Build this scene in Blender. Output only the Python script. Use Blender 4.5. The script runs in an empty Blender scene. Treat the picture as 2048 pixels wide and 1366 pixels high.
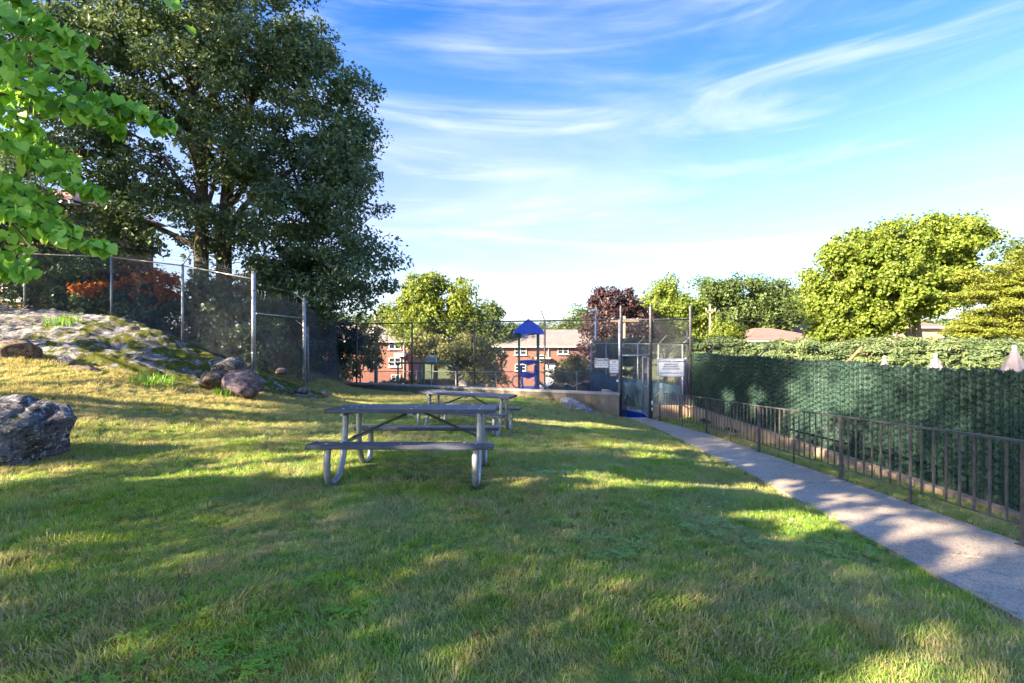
import bpy, math, random
import numpy as np
from mathutils import Vector, Matrix, Euler
R = math.radians
S = bpy.context.scene
C = S.collection
rng = np.random.default_rng(7)
random.seed(7)

# ------------------------------------------------------------------ camera
FPX = 957.0
CZ = 1.47
cam_d = bpy.data.cameras.new('camera')
cam = bpy.data.objects.new('camera', cam_d); C.objects.link(cam)
cam.location = (0, 0, CZ); cam.rotation_euler = (R(90), 0, 0)
cam_d.sensor_width = 36.0; cam_d.lens = FPX / 2048 * 36.0
cam_d.clip_start = 0.05; cam_d.clip_end = 3000
S.camera = cam
S.render.resolution_x = 1024; S.render.resolution_y = 683

# ------------------------------------------------------------------ sun and sky
SUN_AZ = np.array([-0.848, -0.53]); SUN_EL = R(24)
SUN = np.array([SUN_AZ[0]*math.cos(SUN_EL), SUN_AZ[1]*math.cos(SUN_EL), math.sin(SUN_EL)])
sd = bpy.data.lights.new('sun', 'SUN'); so = bpy.data.objects.new('sun', sd); C.objects.link(so)
sd.energy = 2.6; sd.angle = R(0.5); sd.color = (1.0, 0.83, 0.60)
so.rotation_euler = Vector(SUN).to_track_quat('Z', 'Y').to_euler(); so.location = (-40, -30, 30)

W = bpy.data.worlds.new('World'); S.world = W; W.use_nodes = True
wt = W.node_tree; wt.nodes.clear()
def WN(t, **k):
    n = wt.nodes.new(t)
    for a, b in k.items(): setattr(n, a, b)
    return n
wo = WN('ShaderNodeOutputWorld'); bg = WN('ShaderNodeBackground'); bg.inputs['Strength'].default_value = 0.15
sky = WN('ShaderNodeTexSky', sky_type='NISHITA', sun_disc=False, sun_elevation=SUN_EL,
         sun_rotation=math.atan2(SUN_AZ[0], SUN_AZ[1]), air_density=1.0, dust_density=0.6, ozone_density=2.0)
wl = wt.links.new
hs = WN('ShaderNodeHueSaturation'); hs.inputs['Saturation'].default_value = 0.9; hs.inputs['Value'].default_value = 1.0
wl(sky.outputs[0], hs.inputs['Color'])
tc = WN('ShaderNodeTexCoord')
sep = WN('ShaderNodeSeparateXYZ'); wl(tc.outputs['Generated'], sep.inputs[0])
def wmath(op, a, b=None, clamp=False):
    n = WN('ShaderNodeMath', operation=op, use_clamp=clamp)
    for i, v in enumerate((a, b)):
        if v is None: continue
        if isinstance(v, (int, float)): n.inputs[i].default_value = v
        else: wl(v, n.inputs[i])
    return n.outputs[0]
def wcloud(rot, scale, ns, det, lo, hi, dist, loc=(0, 0, 0)):
    mp = WN('ShaderNodeMapping'); mp.inputs['Rotation'].default_value = rot; mp.inputs['Scale'].default_value = scale; mp.inputs['Location'].default_value = loc
    wl(tc.outputs['Generated'], mp.inputs['Vector'])
    nz = WN('ShaderNodeTexNoise'); nz.inputs['Scale'].default_value = ns; nz.inputs['Detail'].default_value = det
    nz.inputs['Roughness'].default_value = 0.55; nz.inputs['Distortion'].default_value = dist
    wl(mp.outputs[0], nz.inputs['Vector'])
    mr = WN('ShaderNodeMapRange', interpolation_type='SMOOTHSTEP'); mr.inputs[1].default_value = lo; mr.inputs[2].default_value = hi
    wl(nz.outputs['Fac'], mr.inputs[0]); return mr.outputs[0]
LOC1 = (7.3, 4.2, 1.7); LOC2 = (5.1, 3.0, 0.7)
KD = 0.15 * 2**3.1
rp = WN('ShaderNodeValToRGB'); wl(sep.outputs['Z'], rp.inputs[0])
stops = [(0.0, (.70,.76,.86)), (0.10, (.58,.62,.76)), (0.22, (.40,.42,.56)), (0.36, (.23,.34,.58)), (0.46, (.11,.27,.64)), (0.58, (.02,.165,.68)), (1.0, (.06,.27,.75))]
es = rp.color_ramp.elements
while len(es) < len(stops): es.new(0.5)
for e_, (p_, c_) in zip(es, stops): e_.position = p_; e_.color = (*[v/KD/4 for v in c_], 1)
sc4 = WN('ShaderNodeVectorMath', operation='SCALE'); wl(rp.outputs[0], sc4.inputs[0]); sc4.inputs['Scale'].default_value = 4.0
gm = WN('ShaderNodeGamma'); gm.inputs[1].default_value = 2.5; wl(sky.outputs[0], gm.inputs[0])     # the physical sky, with its glare round the sun
hz = WN('ShaderNodeMapRange', interpolation_type='SMOOTHSTEP'); hz.inputs[1].default_value = -0.05; hz.inputs[2].default_value = 0.38; hz.inputs[3].default_value = 0.10
wl(sep.outputs['Z'], hz.inputs[0]); gs = WN('ShaderNodeVectorMath', operation='SCALE'); wl(gm.outputs[0], gs.inputs[0]); wl(wmath('MULTIPLY', hz.outputs[0], 0.021/KD), gs.inputs['Scale'])
m0 = WN('ShaderNodeMix', data_type='RGBA', blend_type='ADD'); m0.inputs[0].default_value = 1.0; wl(sc4.outputs[0], m0.inputs[6]); wl(gs.outputs[0], m0.inputs[7])
c1 = wcloud((0, R(-9), 0), (1.0, 1.0, 6.0), 1.3, 6, 0.42, 0.84, 0.8, LOC1)
c2 = wcloud((0, R(-4), R(35)), (1.0, 1.3, 9.0), 1.9, 7, 0.46, 0.78, 1.1, LOC2)
cm = wmath('ADD', wmath('MULTIPLY', c1, 0.42), wmath('MULTIPLY', c2, 0.42), True)

mx = WN('ShaderNodeMix', data_type='RGBA'); wl(cm, mx.inputs[0]); wl(m0.outputs[2], mx.inputs[6])
mx.inputs[7].default_value = (1.0/KD, 1.04/KD, 1.12/KD, 1)
wl(mx.outputs[2], bg.inputs['Color']); wl(bg.outputs[0], wo.inputs[0])

S.view_settings.view_transform = 'Standard'; S.view_settings.look = 'None'
S.view_settings.exposure = 3.58; S.view_settings.gamma = 1.0; S.view_settings.use_curve_mapping = False
S.render.engine = 'CYCLES'
S.cycles.max_bounces = 6; S.cycles.diffuse_bounces = 3; S.cycles.glossy_bounces = 2; S.cycles.transmission_bounces = 4
S.cycles.transparent_max_bounces = 6; S.cycles.use_denoising = True
S.cycles.caustics_reflective = False; S.cycles.caustics_refractive = False

# ------------------------------------------------------------------ helpers
def P(px, py, d):
    """the place seen at photo pixel (px, py) when it stands d metres ahead"""
    return np.array([(px - 1024) / FPX * d, d, CZ - (py - 683) / FPX * d])

def tag(o, label=None, cat=None, group=None, kind=None):
    if label: o['label'] = label
    if cat: o['category'] = cat
    if group: o['group'] = group
    if kind: o['kind'] = kind
    return o

def thing(name, label, cat, loc=(0, 0, 0), rz=0, group=None, kind=None):
    o = bpy.data.objects.new(name, None); C.objects.link(o)
    o.empty_display_size = 0.2
    o.location = tuple(float(v) for v in loc); o.rotation_euler = (0, 0, rz)
    return tag(o, label, cat, group, kind)

def root_of(o):
    while o.parent is not None: o = o.parent
    return o

def np_mesh(name, V, F, mat=None, smooth=False, attrs=None):
    """V (n,3), F (m,3) or (m,4)"""
    V = np.asarray(V, dtype=np.float32); F = np.asarray(F, dtype=np.int32)
    me = bpy.data.meshes.new(name)
    k = F.shape[1]
    me.vertices.add(len(V)); me.vertices.foreach_set('co', V.ravel())
    me.loops.add(F.size); me.loops.foreach_set('vertex_index', F.ravel())
    me.polygons.add(len(F)); me.polygons.foreach_set('loop_start', np.arange(0, F.size, k, dtype=np.int32))
    me.polygons.foreach_set('loop_total', np.full(len(F), k, dtype=np.int32))
    me.polygons.foreach_set('use_smooth', np.full(len(F), smooth, dtype=bool))
    if attrs:
        for an, av in attrs.items():
            a = me.attributes.new(an, 'FLOAT', 'POINT'); a.data.foreach_set('value', np.asarray(av, dtype=np.float32))
    me.update(calc_edges=True)
    if mat: me.materials.append(mat)
    return me

def link_mesh(name, me, parent=None, loc=None):
    o = bpy.data.objects.new(name, me); C.objects.link(o)
    if parent is not None: o.parent = parent
    if loc is not None: o.location = tuple(float(v) for v in loc)
    return o

def loc_of(parent):
    return np.array(root_of(parent).location) if parent is not None else np.zeros(3)

def np_obj(name, V, F, mat, parent=None, smooth=False, attrs=None, local=False):
    V = np.asarray(V, dtype=np.float64)
    if parent is not None and not local: V = V - loc_of(parent)
    return link_mesh(name, np_mesh(name, V, F, mat, smooth, attrs), parent)

class MB:
    """collects simple solids and links them as one mesh object"""
    def __init__(s): s.v = []; s.f = []; s.sm = []
    def add(s, V, F, smooth=False):
        b = len(s.v); s.v += [tuple(map(float, p)) for p in V]
        s.f += [tuple(b + i for i in f) for f in F]; s.sm += [smooth] * len(F); return s
    def box(s, c, size, rz=0, M=None):
        hx, hy, hz = size[0]/2, size[1]/2, size[2]/2
        P8 = [(-hx,-hy,-hz),(hx,-hy,-hz),(hx,hy,-hz),(-hx,hy,-hz),(-hx,-hy,hz),(hx,-hy,hz),(hx,hy,hz),(-hx,hy,hz)]
        m = M if M is not None else Matrix.Rotation(rz, 3, 'Z')
        V = [m @ Vector(p) + Vector(c) for p in P8]
        return s.add(V, [(0,3,2,1),(4,5,6,7),(0,1,5,4),(1,2,6,5),(2,3,7,6),(3,0,4,7)])
    def bar(s, a, b, w, h=None, up=(0, 0, 1)):
        h = h or w; a = Vector(a); b = Vector(b); d = (b - a); L = d.length
        if L < 1e-6: return s
        d.normalize(); u = Vector(up)
        if abs(d.dot(u)) > 0.98: u = Vector((0, 1, 0))
        x = d.cross(u).normalized(); z = x.cross(d).normalized()
        V = []
        for p in (a, b):
            for sx, sz in ((-1,-1),(1,-1),(1,1),(-1,1)): V.append(p + x*sx*w/2 + z*sz*h/2)
        return s.add(V, [(0,3,2,1),(4,5,6,7),(0,1,5,4),(1,2,6,5),(2,3,7,6),(3,0,4,7)])
    def tube(s, pts, r, n=8, cap=True, smooth=True):
        pts = [Vector(tuple(map(float, p))) for p in pts]; rr = r if hasattr(r, '__len__') else [r]*len(pts)
        V = []; x = None
        for i, p in enumerate(pts):
            d = (pts[min(i+1, len(pts)-1)] - pts[max(i-1, 0)])
            if d.length < 1e-9: d = Vector((0, 0, 1))
            d.normalize()
            if x is None:
                u = Vector((0, 0, 1)) if abs(d.z) < 0.9 else Vector((1, 0, 0)); x = d.cross(u).normalized()
            else:
                x = (x - d * x.dot(d)).normalized()
            y = d.cross(x)
            for k in range(n):
                a = 2*math.pi*k/n; V.append(p + (x*math.cos(a) + y*math.sin(a))*rr[i])
        F = []
        for i in range(len(pts)-1):
            for k in range(n):
                k2 = (k+1) % n; F.append((i*n+k, i*n+k2, (i+1)*n+k2, (i+1)*n+k))
        s.add(V, F, smooth)
        if cap:
            b = len(s.v) - len(V); m = len(pts)-1
            s.f += [tuple(b + k for k in reversed(range(n))), tuple(b + m*n + k for k in range(n))]; s.sm += [False, False]
        return s
    def prism(s, poly, axis, a, b):
        """poly: list of 2D points in the plane across axis (0 x, 1 y, 2 z); a..b extent"""
        n = len(poly); V = []
        for t in (a, b):
            for (p, q) in poly:
                V.append({0: (t, p, q), 1: (p, t, q), 2: (p, q, t)}[axis])
        F = [tuple(reversed(range(n))), tuple(range(n, 2*n))] + [(i, (i+1) % n, n+(i+1) % n, n+i) for i in range(n)]
        return s.add(V, F)
    def mesh(s, name, mat, off=(0, 0, 0)):
        me = bpy.data.meshes.new(name)
        ox, oy, oz = off
        me.from_pydata([(x-ox, y-oy, z-oz) for x, y, z in s.v], [], s.f)
        me.polygons.foreach_set('use_smooth', s.sm)
        me.update()
        if mat: me.materials.append(mat)
        return me
    def build(s, name, mat, parent=None, local=False):
        off = (0, 0, 0) if (parent is None or local) else tuple(loc_of(parent))
        return link_mesh(name, s.mesh(name, mat, off), parent)

def copy_tree(o, parent=None):
    c = o.copy(); C.objects.link(c); c.parent = parent
    for ch in list(o.children): copy_tree(ch, c)
    return c

# ------------------------------------------------------------------ materials
def new_mat(name):
    m = bpy.data.materials.new(name); m.use_nodes = True; nt = m.node_tree; nt.nodes.clear()
    out = nt.nodes.new('ShaderNodeOutputMaterial'); return m, nt, out
class NT:
    def __init__(s, nt): s.nt = nt
    def n(s, t, ins=None, **k):
        x = s.nt.nodes.new(t)
        for a, b in k.items(): setattr(x, a, b)
        if ins:
            for i, v in ins.items():
                if isinstance(v, bpy.types.NodeSocket): s.nt.links.new(v, x.inputs[i])
                else: x.inputs[i].default_value = v
        return x
    def noise(s, vec, scale, det=4, rough=0.55, dist=0.0):
        return s.n('ShaderNodeTexNoise', {'Vector': vec, 'Scale': scale, 'Detail': det, 'Roughness': rough, 'Distortion': dist}).outputs['Fac']
    def ramp(s, fac, stops):
        r = s.n('ShaderNodeValToRGB', {0: fac}); e = r.color_ramp.elements
        while len(e) < len(stops): e.new(0.5)
        for i, (p, c) in enumerate(stops): e[i].position = p; e[i].color = (*c, 1) if len(c) == 3 else c
        return r.outputs[0]
    def mix(s, f, a, b, mode='MIX'):
        x = s.n('ShaderNodeMix', data_type='RGBA', blend_type=mode)
        for i, v in ((0, f), (6, a), (7, b)):
            if isinstance(v, bpy.types.NodeSocket): s.nt.links.new(v, x.inputs[i])
            elif i == 0: x.inputs[0].default_value = v
            else: x.inputs[i].default_value = (*v, 1)
        return x.outputs[2]
    def rng(s, v, a, b, c=0.0, d=1.0):
        return s.n('ShaderNodeMapRange', {0: v, 1: a, 2: b, 3: c, 4: d}, interpolation_type='SMOOTHSTEP').outputs[0]
    def math(s, op, a, b=0.0):
        return s.n('ShaderNodeMath', {0: a, 1: b}, operation=op).outputs[0]

def pmat(name, col, rough=0.6, metal=0.0, var=0.25, vs=6.0, bump=0.0, bs=60.0, col2=None, spec=0.4, coord='pos'):
    m, nt, out = new_mat(name); k = NT(nt)
    vec = k.n('ShaderNodeNewGeometry').outputs['Position'] if coord == 'pos' else k.n('ShaderNodeTexCoord').outputs['Object']
    f = k.noise(vec, vs, 6, 0.62)
    c2 = col2 or tuple(c * (1 - var) for c in col); c1 = tuple(min(1, c * (1 + var * 0.6)) for c in col)
    cc = k.ramp(f, [(0.3, c2), (0.7, c1)])
    b = k.n('ShaderNodeBsdfPrincipled', {'Base Color': cc, 'Roughness': rough, 'Metallic': metal, 'Specular IOR Level': spec})
    if bump > 0:
        bf = k.noise(vec, bs, 5, 0.6)
        bn = k.n('ShaderNodeBump', {'Height': bf, 'Strength': bump, 'Distance': 0.02}); nt.links.new(bn.outputs[0], b.inputs['Normal'])
    nt.links.new(b.outputs[0], out.inputs[0]); return m

def leaf_mat(name, dark, mid, light, trans=0.35, tcol=None, gloss=0.35, patch=0.5):
    m, nt, out = new_mat(name); k = NT(nt)
    rnd = k.n('ShaderNodeAttribute', attribute_name='rnd').outputs['Fac']
    pos = k.n('ShaderNodeNewGeometry').outputs['Position']
    pf = k.noise(pos, patch, 2)
    f = k.math('ADD', k.math('MULTIPLY', rnd, 0.6), k.math('MULTIPLY', pf, 0.5))
    cc = k.ramp(f, [(0.15, dark), (0.5, mid), (0.92, light)])
    b = k.n('ShaderNodeBsdfPrincipled', {'Base Color': cc, 'Roughness': gloss, 'Specular IOR Level': 0.35})
    mid_ = k.n('ShaderNodeAttribute', attribute_name='mid').outputs['Fac']
    cc = k.mix(k.math('MULTIPLY', k.math('POWER', mid_, 7.0), 0.55), cc, (0.55, 0.72, 0.22))
    tcol = tcol or (min(1, light[0]*1.7), min(1, light[1]*1.5), light[2]*0.7)
    tc_ = k.mix(0.55, cc, tcol)
    t = k.n('ShaderNodeBsdfTranslucent', {'Color': tc_})
    x = k.n('ShaderNodeMixShader', {0: trans}); nt.links.new(b.outputs[0], x.inputs[1]); nt.links.new(t.outputs[0], x.inputs[2])
    nt.links.new(x.outputs[0], out.inputs[0]); return m

M = {}
M['galv'] = pmat('galvanised_steel', (0.34, 0.345, 0.355), 0.45, 0.55, 0.3, 14)
M['wire'] = pmat('fence_wire', (0.15, 0.155, 0.165), 0.5, 0.4, 0.25, 3)
M['dark_steel'] = pmat('weathered_or_shaded_steel', (0.085, 0.085, 0.09), 0.5, 0.35, 0.35, 9)
M['rail'] = pmat('railing_paint', (0.10, 0.096, 0.094), 0.45, 0.2, 0.4, 12)
M['plank'] = pmat('slate_painted_plank', (0.066, 0.073, 0.098), 0.5, 0.0, 0.4, 5, 0.2, 140)
M['bolt'] = pmat('bolt_zinc', (0.7, 0.7, 0.7), 0.35, 0.6)
M['bark'] = pmat('bark', (0.085, 0.065, 0.05), 0.9, 0, 0.5, 7, 0.8, 18)
M['bark_pale'] = pmat('pale_bark', (0.26, 0.21, 0.15), 0.9, 0, 0.45, 5, 0.5, 16)
M['pole'] = pmat('pole_timber', (0.26, 0.20, 0.13), 0.9, 0, 0.3, 3)
M['white'] = pmat('white_paint', (0.72, 0.72, 0.70), 0.5, 0, 0.08, 6)
M['black'] = pmat('black_print', (0.015, 0.015, 0.018), 0.6)
M['blue'] = pmat('blue_plastic', (0.012, 0.085, 0.52), 0.35, 0, 0.12, 3)
M['green_paint'] = pmat('green_paint', (0.01, 0.14, 0.075), 0.35, 0, 0.2, 4)
M['glass'] = pmat('window_glass', (0.03, 0.035, 0.045), 0.12, 0, 0.5, 0.7, spec=0.8)
M['sign'] = pmat('sign_enamel', (0.74, 0.74, 0.76), 0.45, 0, 0.1, 5)
M['sign_edge'] = pmat('sign_border', (0.22, 0.23, 0.26), 0.45)
M['tan'] = pmat('tan_board', (0.55, 0.28, 0.14), 0.7)
M['teal'] = pmat('teal_rope', (0.02, 0.20, 0.30), 0.5)
M['cream'] = pmat('cream_wood', (0.60, 0.52, 0.36), 0.7)
M['canvas'] = pmat('umbrella_canvas', (0.22, 0.19, 0.20), 0.9, 0, 0.2, 8)
M['navy'] = pmat('navy_canvas', (0.018, 0.022, 0.06), 0.9, 0, 0.3, 3)
M['tyre'] = pmat('tyre_rubber', (0.02, 0.02, 0.02), 0.9)

def brick_mat(name, scale=1.0):
    m, nt, out = new_mat(name); k = NT(nt)
    tc_ = k.n('ShaderNodeTexCoord').outputs['Object']
    g = k.n('ShaderNodeNewGeometry')
    # bricks run along x on the front walls and along y on the side walls
    sx = k.n('ShaderNodeSeparateXYZ', {0: tc_}); sn = k.n('ShaderNodeSeparateXYZ', {0: g.outputs['Normal']})
    side = k.math('GREATER_THAN', k.math('ABSOLUTE', sn.outputs[0]), 0.7)
    u = k.n('ShaderNodeMix', {0: side, 2: sx.outputs[0], 3: sx.outputs[1]}).outputs[0]
    v = k.n('ShaderNodeCombineXYZ', {0: u, 1: sx.outputs[2], 2: 0.0}).outputs[0]
    br = k.n('ShaderNodeTexBrick', {'Vector': v, 'Color1': (0.22, 0.07, 0.043, 1), 'Color2': (0.20, 0.07, 0.05, 1), 'Mortar': (0.36, 0.27, 0.21, 1),
             'Scale': 1.0, 'Brick Width': 0.21*scale, 'Row Height': 0.075*scale, 'Mortar Size': 0.008*scale})
    n1 = k.noise(tc_, 0.9, 4)
    cc = k.mix(0.45, br.outputs[0], k.ramp(n1, [(0.3, (0.17, 0.07, 0.05)), (0.7, (0.25, 0.085, 0.055))]))
    b = k.n('ShaderNodeBsdfPrincipled', {'Base Color': cc, 'Roughness': 0.9})
    bn = k.n('ShaderNodeBump', {'Height': br.outputs['Fac'], 'Strength': 0.4, 'Distance': -0.01}); nt.links.new(bn.outputs[0], b.inputs['Normal'])
    nt.links.new(b.outputs[0], out.inputs[0]); return m
M['brick'] = brick_mat('red_brick')
def shingle_mat(name, a, b_):
    m, nt, out = new_mat(name); k = NT(nt)
    tc_ = k.n('ShaderNodeTexCoord').outputs['Object']
    sx = k.n('ShaderNodeSeparateXYZ', {0: tc_})
    v = k.n('ShaderNodeCombineXYZ', {0: k.math('ADD', sx.outputs[0], k.math('MULTIPLY', sx.outputs[1], 0.37)), 1: k.math('MULTIPLY', sx.outputs[2], 2.2), 2: 0.0}).outputs[0]
    br = k.n('ShaderNodeTexBrick', {'Vector': v, 'Color1': (*a, 1), 'Color2': (*b_, 1), 'Mortar': (a[0]*.5, a[1]*.5, a[2]*.5, 1), 'Scale': 1.0, 'Brick Width': 0.45, 'Row Height': 0.28, 'Mortar Size': 0.02})
    cc = k.mix(0.35, br.outputs[0], k.ramp(k.noise(tc_, 1.4, 4), [(0.3, b_), (0.7, a)]))
    b = k.n('ShaderNodeBsdfPrincipled', {'Base Color': cc, 'Roughness': 0.92}); nt.links.new(b.outputs[0], out.inputs[0]); return m
M['roof_grey'] = shingle_mat('grey_shingles', (0.27, 0.225, 0.20), (0.18, 0.15, 0.135))
M['roof_brown'] = shingle_mat('brown_shingles', (0.30, 0.165, 0.125), (0.19, 0.10, 0.08))

def concrete_mat(name, base, stain, sc=1.0, agg=True, rust=False):
    m, nt, out = new_mat(name); k = NT(nt)
    pos = k.n('ShaderNodeNewGeometry').outputs['Position']
    big = k.noise(pos, 1.1*sc, 5, 0.6, 0.6); mid = k.noise(pos, 7*sc, 5, 0.65); fine = k.noise(pos, 120, 3, 0.7)
    st = k.n('ShaderNodeMapping', {'Vector': pos, 'Scale': (3.5, 3.5, 0.5)}).outputs[0]
    drip = k.noise(st, 1.6, 5, 0.6)
    cc = k.ramp(big, [(0.28, stain), (0.62, base)])
    cc = k.mix(k.rng(mid, 0.35, 0.75, 0, 0.5), cc, tuple(c*0.6 for c in base))
    if rust: cc = k.mix(k.rng(drip, 0.45, 0.72, 0, 0.75), cc, (0.16, 0.125, 0.06))
    if agg:
        vor = k.n('ShaderNodeTexVoronoi', {'Vector': pos, 'Scale': 95.0}).outputs['Color']
        bwv = k.n('ShaderNodeRGBToBW', {0: vor}).outputs[0]
        cc = k.mix(0.5, cc, k.ramp(bwv, [(0.1, tuple(c*0.45 for c in base)), (0.85, tuple(min(1, c*1.5) for c in base))]))
    if agg:
        ck = k.noise(pos, 0.8, 6, 0.62, 0.8); cw = k.rng(k.math('ABSOLUTE', k.math('SUBTRACT', ck, 0.52)), 0.0, 0.0035, 0.8, 0)
        cc = k.mix(cw, cc, (0.05, 0.042, 0.035))
        cc = k.mix(k.rng(k.noise(pos, 2.6, 5, 0.7), 0.60, 0.72, 0, 0.4), cc, (0.10, 0.075, 0.06))
    b = k.n('ShaderNodeBsdfPrincipled', {'Base Color': cc, 'Roughness': 0.88, 'Specular IOR Level': 0.3})
    bn = k.n('ShaderNodeBump', {'Height': k.math('ADD', k.math('MULTIPLY', fine, 0.6), k.math('MULTIPLY', mid, 0.8)), 'Strength': 0.5, 'Distance': 0.012})
    nt.links.new(bn.outputs[0], b.inputs['Normal']); nt.links.new(b.outputs[0], out.inputs[0]); return m
M['path'] = concrete_mat('path_concrete', (0.40, 0.335, 0.26), (0.22, 0.15, 0.11), 0.8)
M['wall'] = concrete_mat('wall_concrete', (0.20, 0.17, 0.135), (0.085, 0.07, 0.05), 1.0, False, True)
M['cap'] = concrete_mat('wall_cap', (0.38, 0.36, 0.34), (0.24, 0.22, 0.20), 1.5, False)
M['kerb'] = concrete_mat('kerb_concrete', (0.38, 0.28, 0.19), (0.22, 0.15, 0.10), 1.2, False)
M['deck'] = concrete_mat('deck_concrete', (0.45, 0.42, 0.38), (0.33, 0.30, 0.27), 0.6, False)

def rock_mat(name, moss=0.5, lichen=0.5, tint=(0.20, 0.19, 0.20), coord='pos', mosscol=(0.075, 0.088, 0.010), slope=False):
    m, nt, out = new_mat(name); k = NT(nt)
    g = k.n('ShaderNodeNewGeometry'); pos = g.outputs['Position'] if coord == 'pos' else k.n('ShaderNodeTexCoord').outputs['Object']
    big = k.noise(pos, 2.2, 6, 0.62, 0.8); mid = k.noise(pos, 9, 6, 0.68, 0.4); fine = k.noise(pos, 45, 4, 0.7)
    cc = k.ramp(mid, [(0.25, tuple(c*0.25 for c in tint)), (0.45, tuple(c*0.8 for c in tint)), (0.72, tuple(c*1.7 for c in tint))])
    cc = k.mix(k.rng(big, 0.42, 0.60, 0, 0.55), cc, (tint[0]*0.45, tint[1]*0.38, tint[2]*0.36))
    li = k.noise(pos, 14, 5, 0.7, 0.6)
    cc = k.mix(k.rng(li, 0.66 - 0.14*lichen, 0.70 - 0.12*lichen, 0, 0.85), cc, (0.40, 0.40, 0.41))
    st = k.n('ShaderNodeMapping', {'Vector': pos, 'Rotation': (0.3, 0.35, -0.5), 'Scale': (1.0, 2.6, 3.4)}).outputs[0]
    strat = k.noise(st, 2.0, 7, 0.7, 1.2)
    cr = k.math('MULTIPLY', k.rng(k.math('ABSOLUTE', k.math('SUBTRACT', strat, 0.5)), 0.0, 0.022, 1, 0), k.rng(big, 0.40, 0.55, 0, 1))
    cc = k.mix(k.math('MULTIPLY', cr, 0.85), cc, (0.022, 0.020, 0.018))
    pit = k.noise(pos, 17, 3, 0.5, 1.0); pm_ = k.rng(pit, 0.60, 0.68, 0, 0.9)
    cc = k.mix(k.math('MULTIPLY', pm_, k.rng(big, 0.45, 0.6, 0, 1)), cc, (0.018, 0.016, 0.016))
    mo = k.noise(pos, 3.2, 6, 0.72, 0.5)
    nz = k.n('ShaderNodeSeparateXYZ', {0: g.outputs['Normal']}).outputs[2]
    if slope: mo = k.math('ADD', mo, k.rng(k.n('ShaderNodeSeparateXYZ', {0: pos}).outputs[0], -12.5, -7.5, -0.05, 0.06))
    mm = k.math('MULTIPLY', k.rng(mo, 0.66 - 0.22*moss, 0.72 - 0.22*moss), k.rng(nz, 0.1, 0.6))
    mcol = k.ramp(k.noise(pos, 22, 4), [(0.3, tuple(c*0.5 for c in mosscol)), (0.7, (mosscol[0]*1.7, mosscol[1]*1.6, mosscol[2]))])
    cc = k.mix(mm, cc, mcol)
    b = k.n('ShaderNodeBsdfPrincipled', {'Base Color': cc, 'Roughness': 0.92, 'Specular IOR Level': 0.25})
    h = k.math('ADD', k.math('MULTIPLY', mid, 1.0), k.math('MULTIPLY', fine, 0.35)); h = k.math('SUBTRACT', h, k.math('MULTIPLY', cr, 0.5))
    bn = k.n('ShaderNodeBump', {'Height': h, 'Strength': 0.9, 'Distance': 0.05}); nt.links.new(bn.outputs[0], b.inputs['Normal'])
    nt.links.new(b.outputs[0], out.inputs[0]); return m
M['rock'] = rock_mat('mossy_ledge_rock', 0.80, 0.6, (0.25, 0.24, 0.245), slope=True)
M['rock_bare'] = rock_mat('lichened_boulder_rock', 0.25, 0.8, (0.14, 0.137, 0.15))
M['rock_pale'] = rock_mat('pale_slab_rock', 0.15, 1.1, (0.27, 0.26, 0.27))
M['rock_purple'] = rock_mat('purplish_granite', 0.05, 0.1, (0.235, 0.18, 0.185))
M['rock_brown'] = rock_mat('brown_granite', 0.2, 0.2, (0.25, 0.19, 0.14))

# foliage
M['lf_oak'] = leaf_mat('dark_oak_leaves', (0.040, 0.075, 0.046), (0.078, 0.132, 0.074), (0.135, 0.20, 0.08), 0.30, gloss=0.4)
M['lf_bright'] = leaf_mat('lime_leaves', (0.07, 0.125, 0.018), (0.14, 0.20, 0.026), (0.25, 0.29, 0.045), 0.35, gloss=0.5)
M['lf_heart'] = leaf_mat('heart_shaped_leaves', (0.05, 0.17, 0.014), (0.20, 0.44, 0.040), (0.46, 0.70, 0.12), 0.38, (0.50, 0.85, 0.06), 0.35, 1.2)
M['lf_mid'] = leaf_mat('mid_green_leaves', (0.035, 0.065, 0.018), (0.07, 0.11, 0.027), (0.13, 0.175, 0.04), 0.28, gloss=0.5)
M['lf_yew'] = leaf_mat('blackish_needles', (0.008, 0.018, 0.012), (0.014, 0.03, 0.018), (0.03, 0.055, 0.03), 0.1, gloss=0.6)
M['lf_maroon'] = leaf_mat('maroon_leaves', (0.018, 0.010, 0.011), (0.042, 0.021, 0.021), (0.095, 0.046, 0.042), 0.12, (0.15, 0.04, 0.03), 0.45)
M['lf_orange'] = leaf_mat('orange_red_leaves', (0.10, 0.02, 0.01), (0.30, 0.07, 0.015), (0.55, 0.22, 0.03), 0.4, (0.9, 0.35, 0.03), 0.5)
M['lf_red'] = leaf_mat('dull_red_leaves', (0.03, 0.02, 0.012), (0.06, 0.035, 0.02), (0.10, 0.09, 0.03), 0.25, (0.2, 0.10, 0.03), 0.5)
M['lf_juniper'] = leaf_mat('juniper_needles', (0.045, 0.08, 0.03), (0.10, 0.145, 0.052), (0.19, 0.23, 0.09), 0.15, gloss=0.7, patch=0.9)
M['lf_hemlock'] = leaf_mat('yellow_green_needles', (0.07, 0.095, 0.012), (0.15, 0.18, 0.02), (0.26, 0.27, 0.035), 0.25, gloss=0.6)
M['lf_olive'] = leaf_mat('olive_leaves', (0.07, 0.085, 0.025), (0.14, 0.155, 0.045), (0.24, 0.24, 0.08), 0.3, gloss=0.5)
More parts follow.
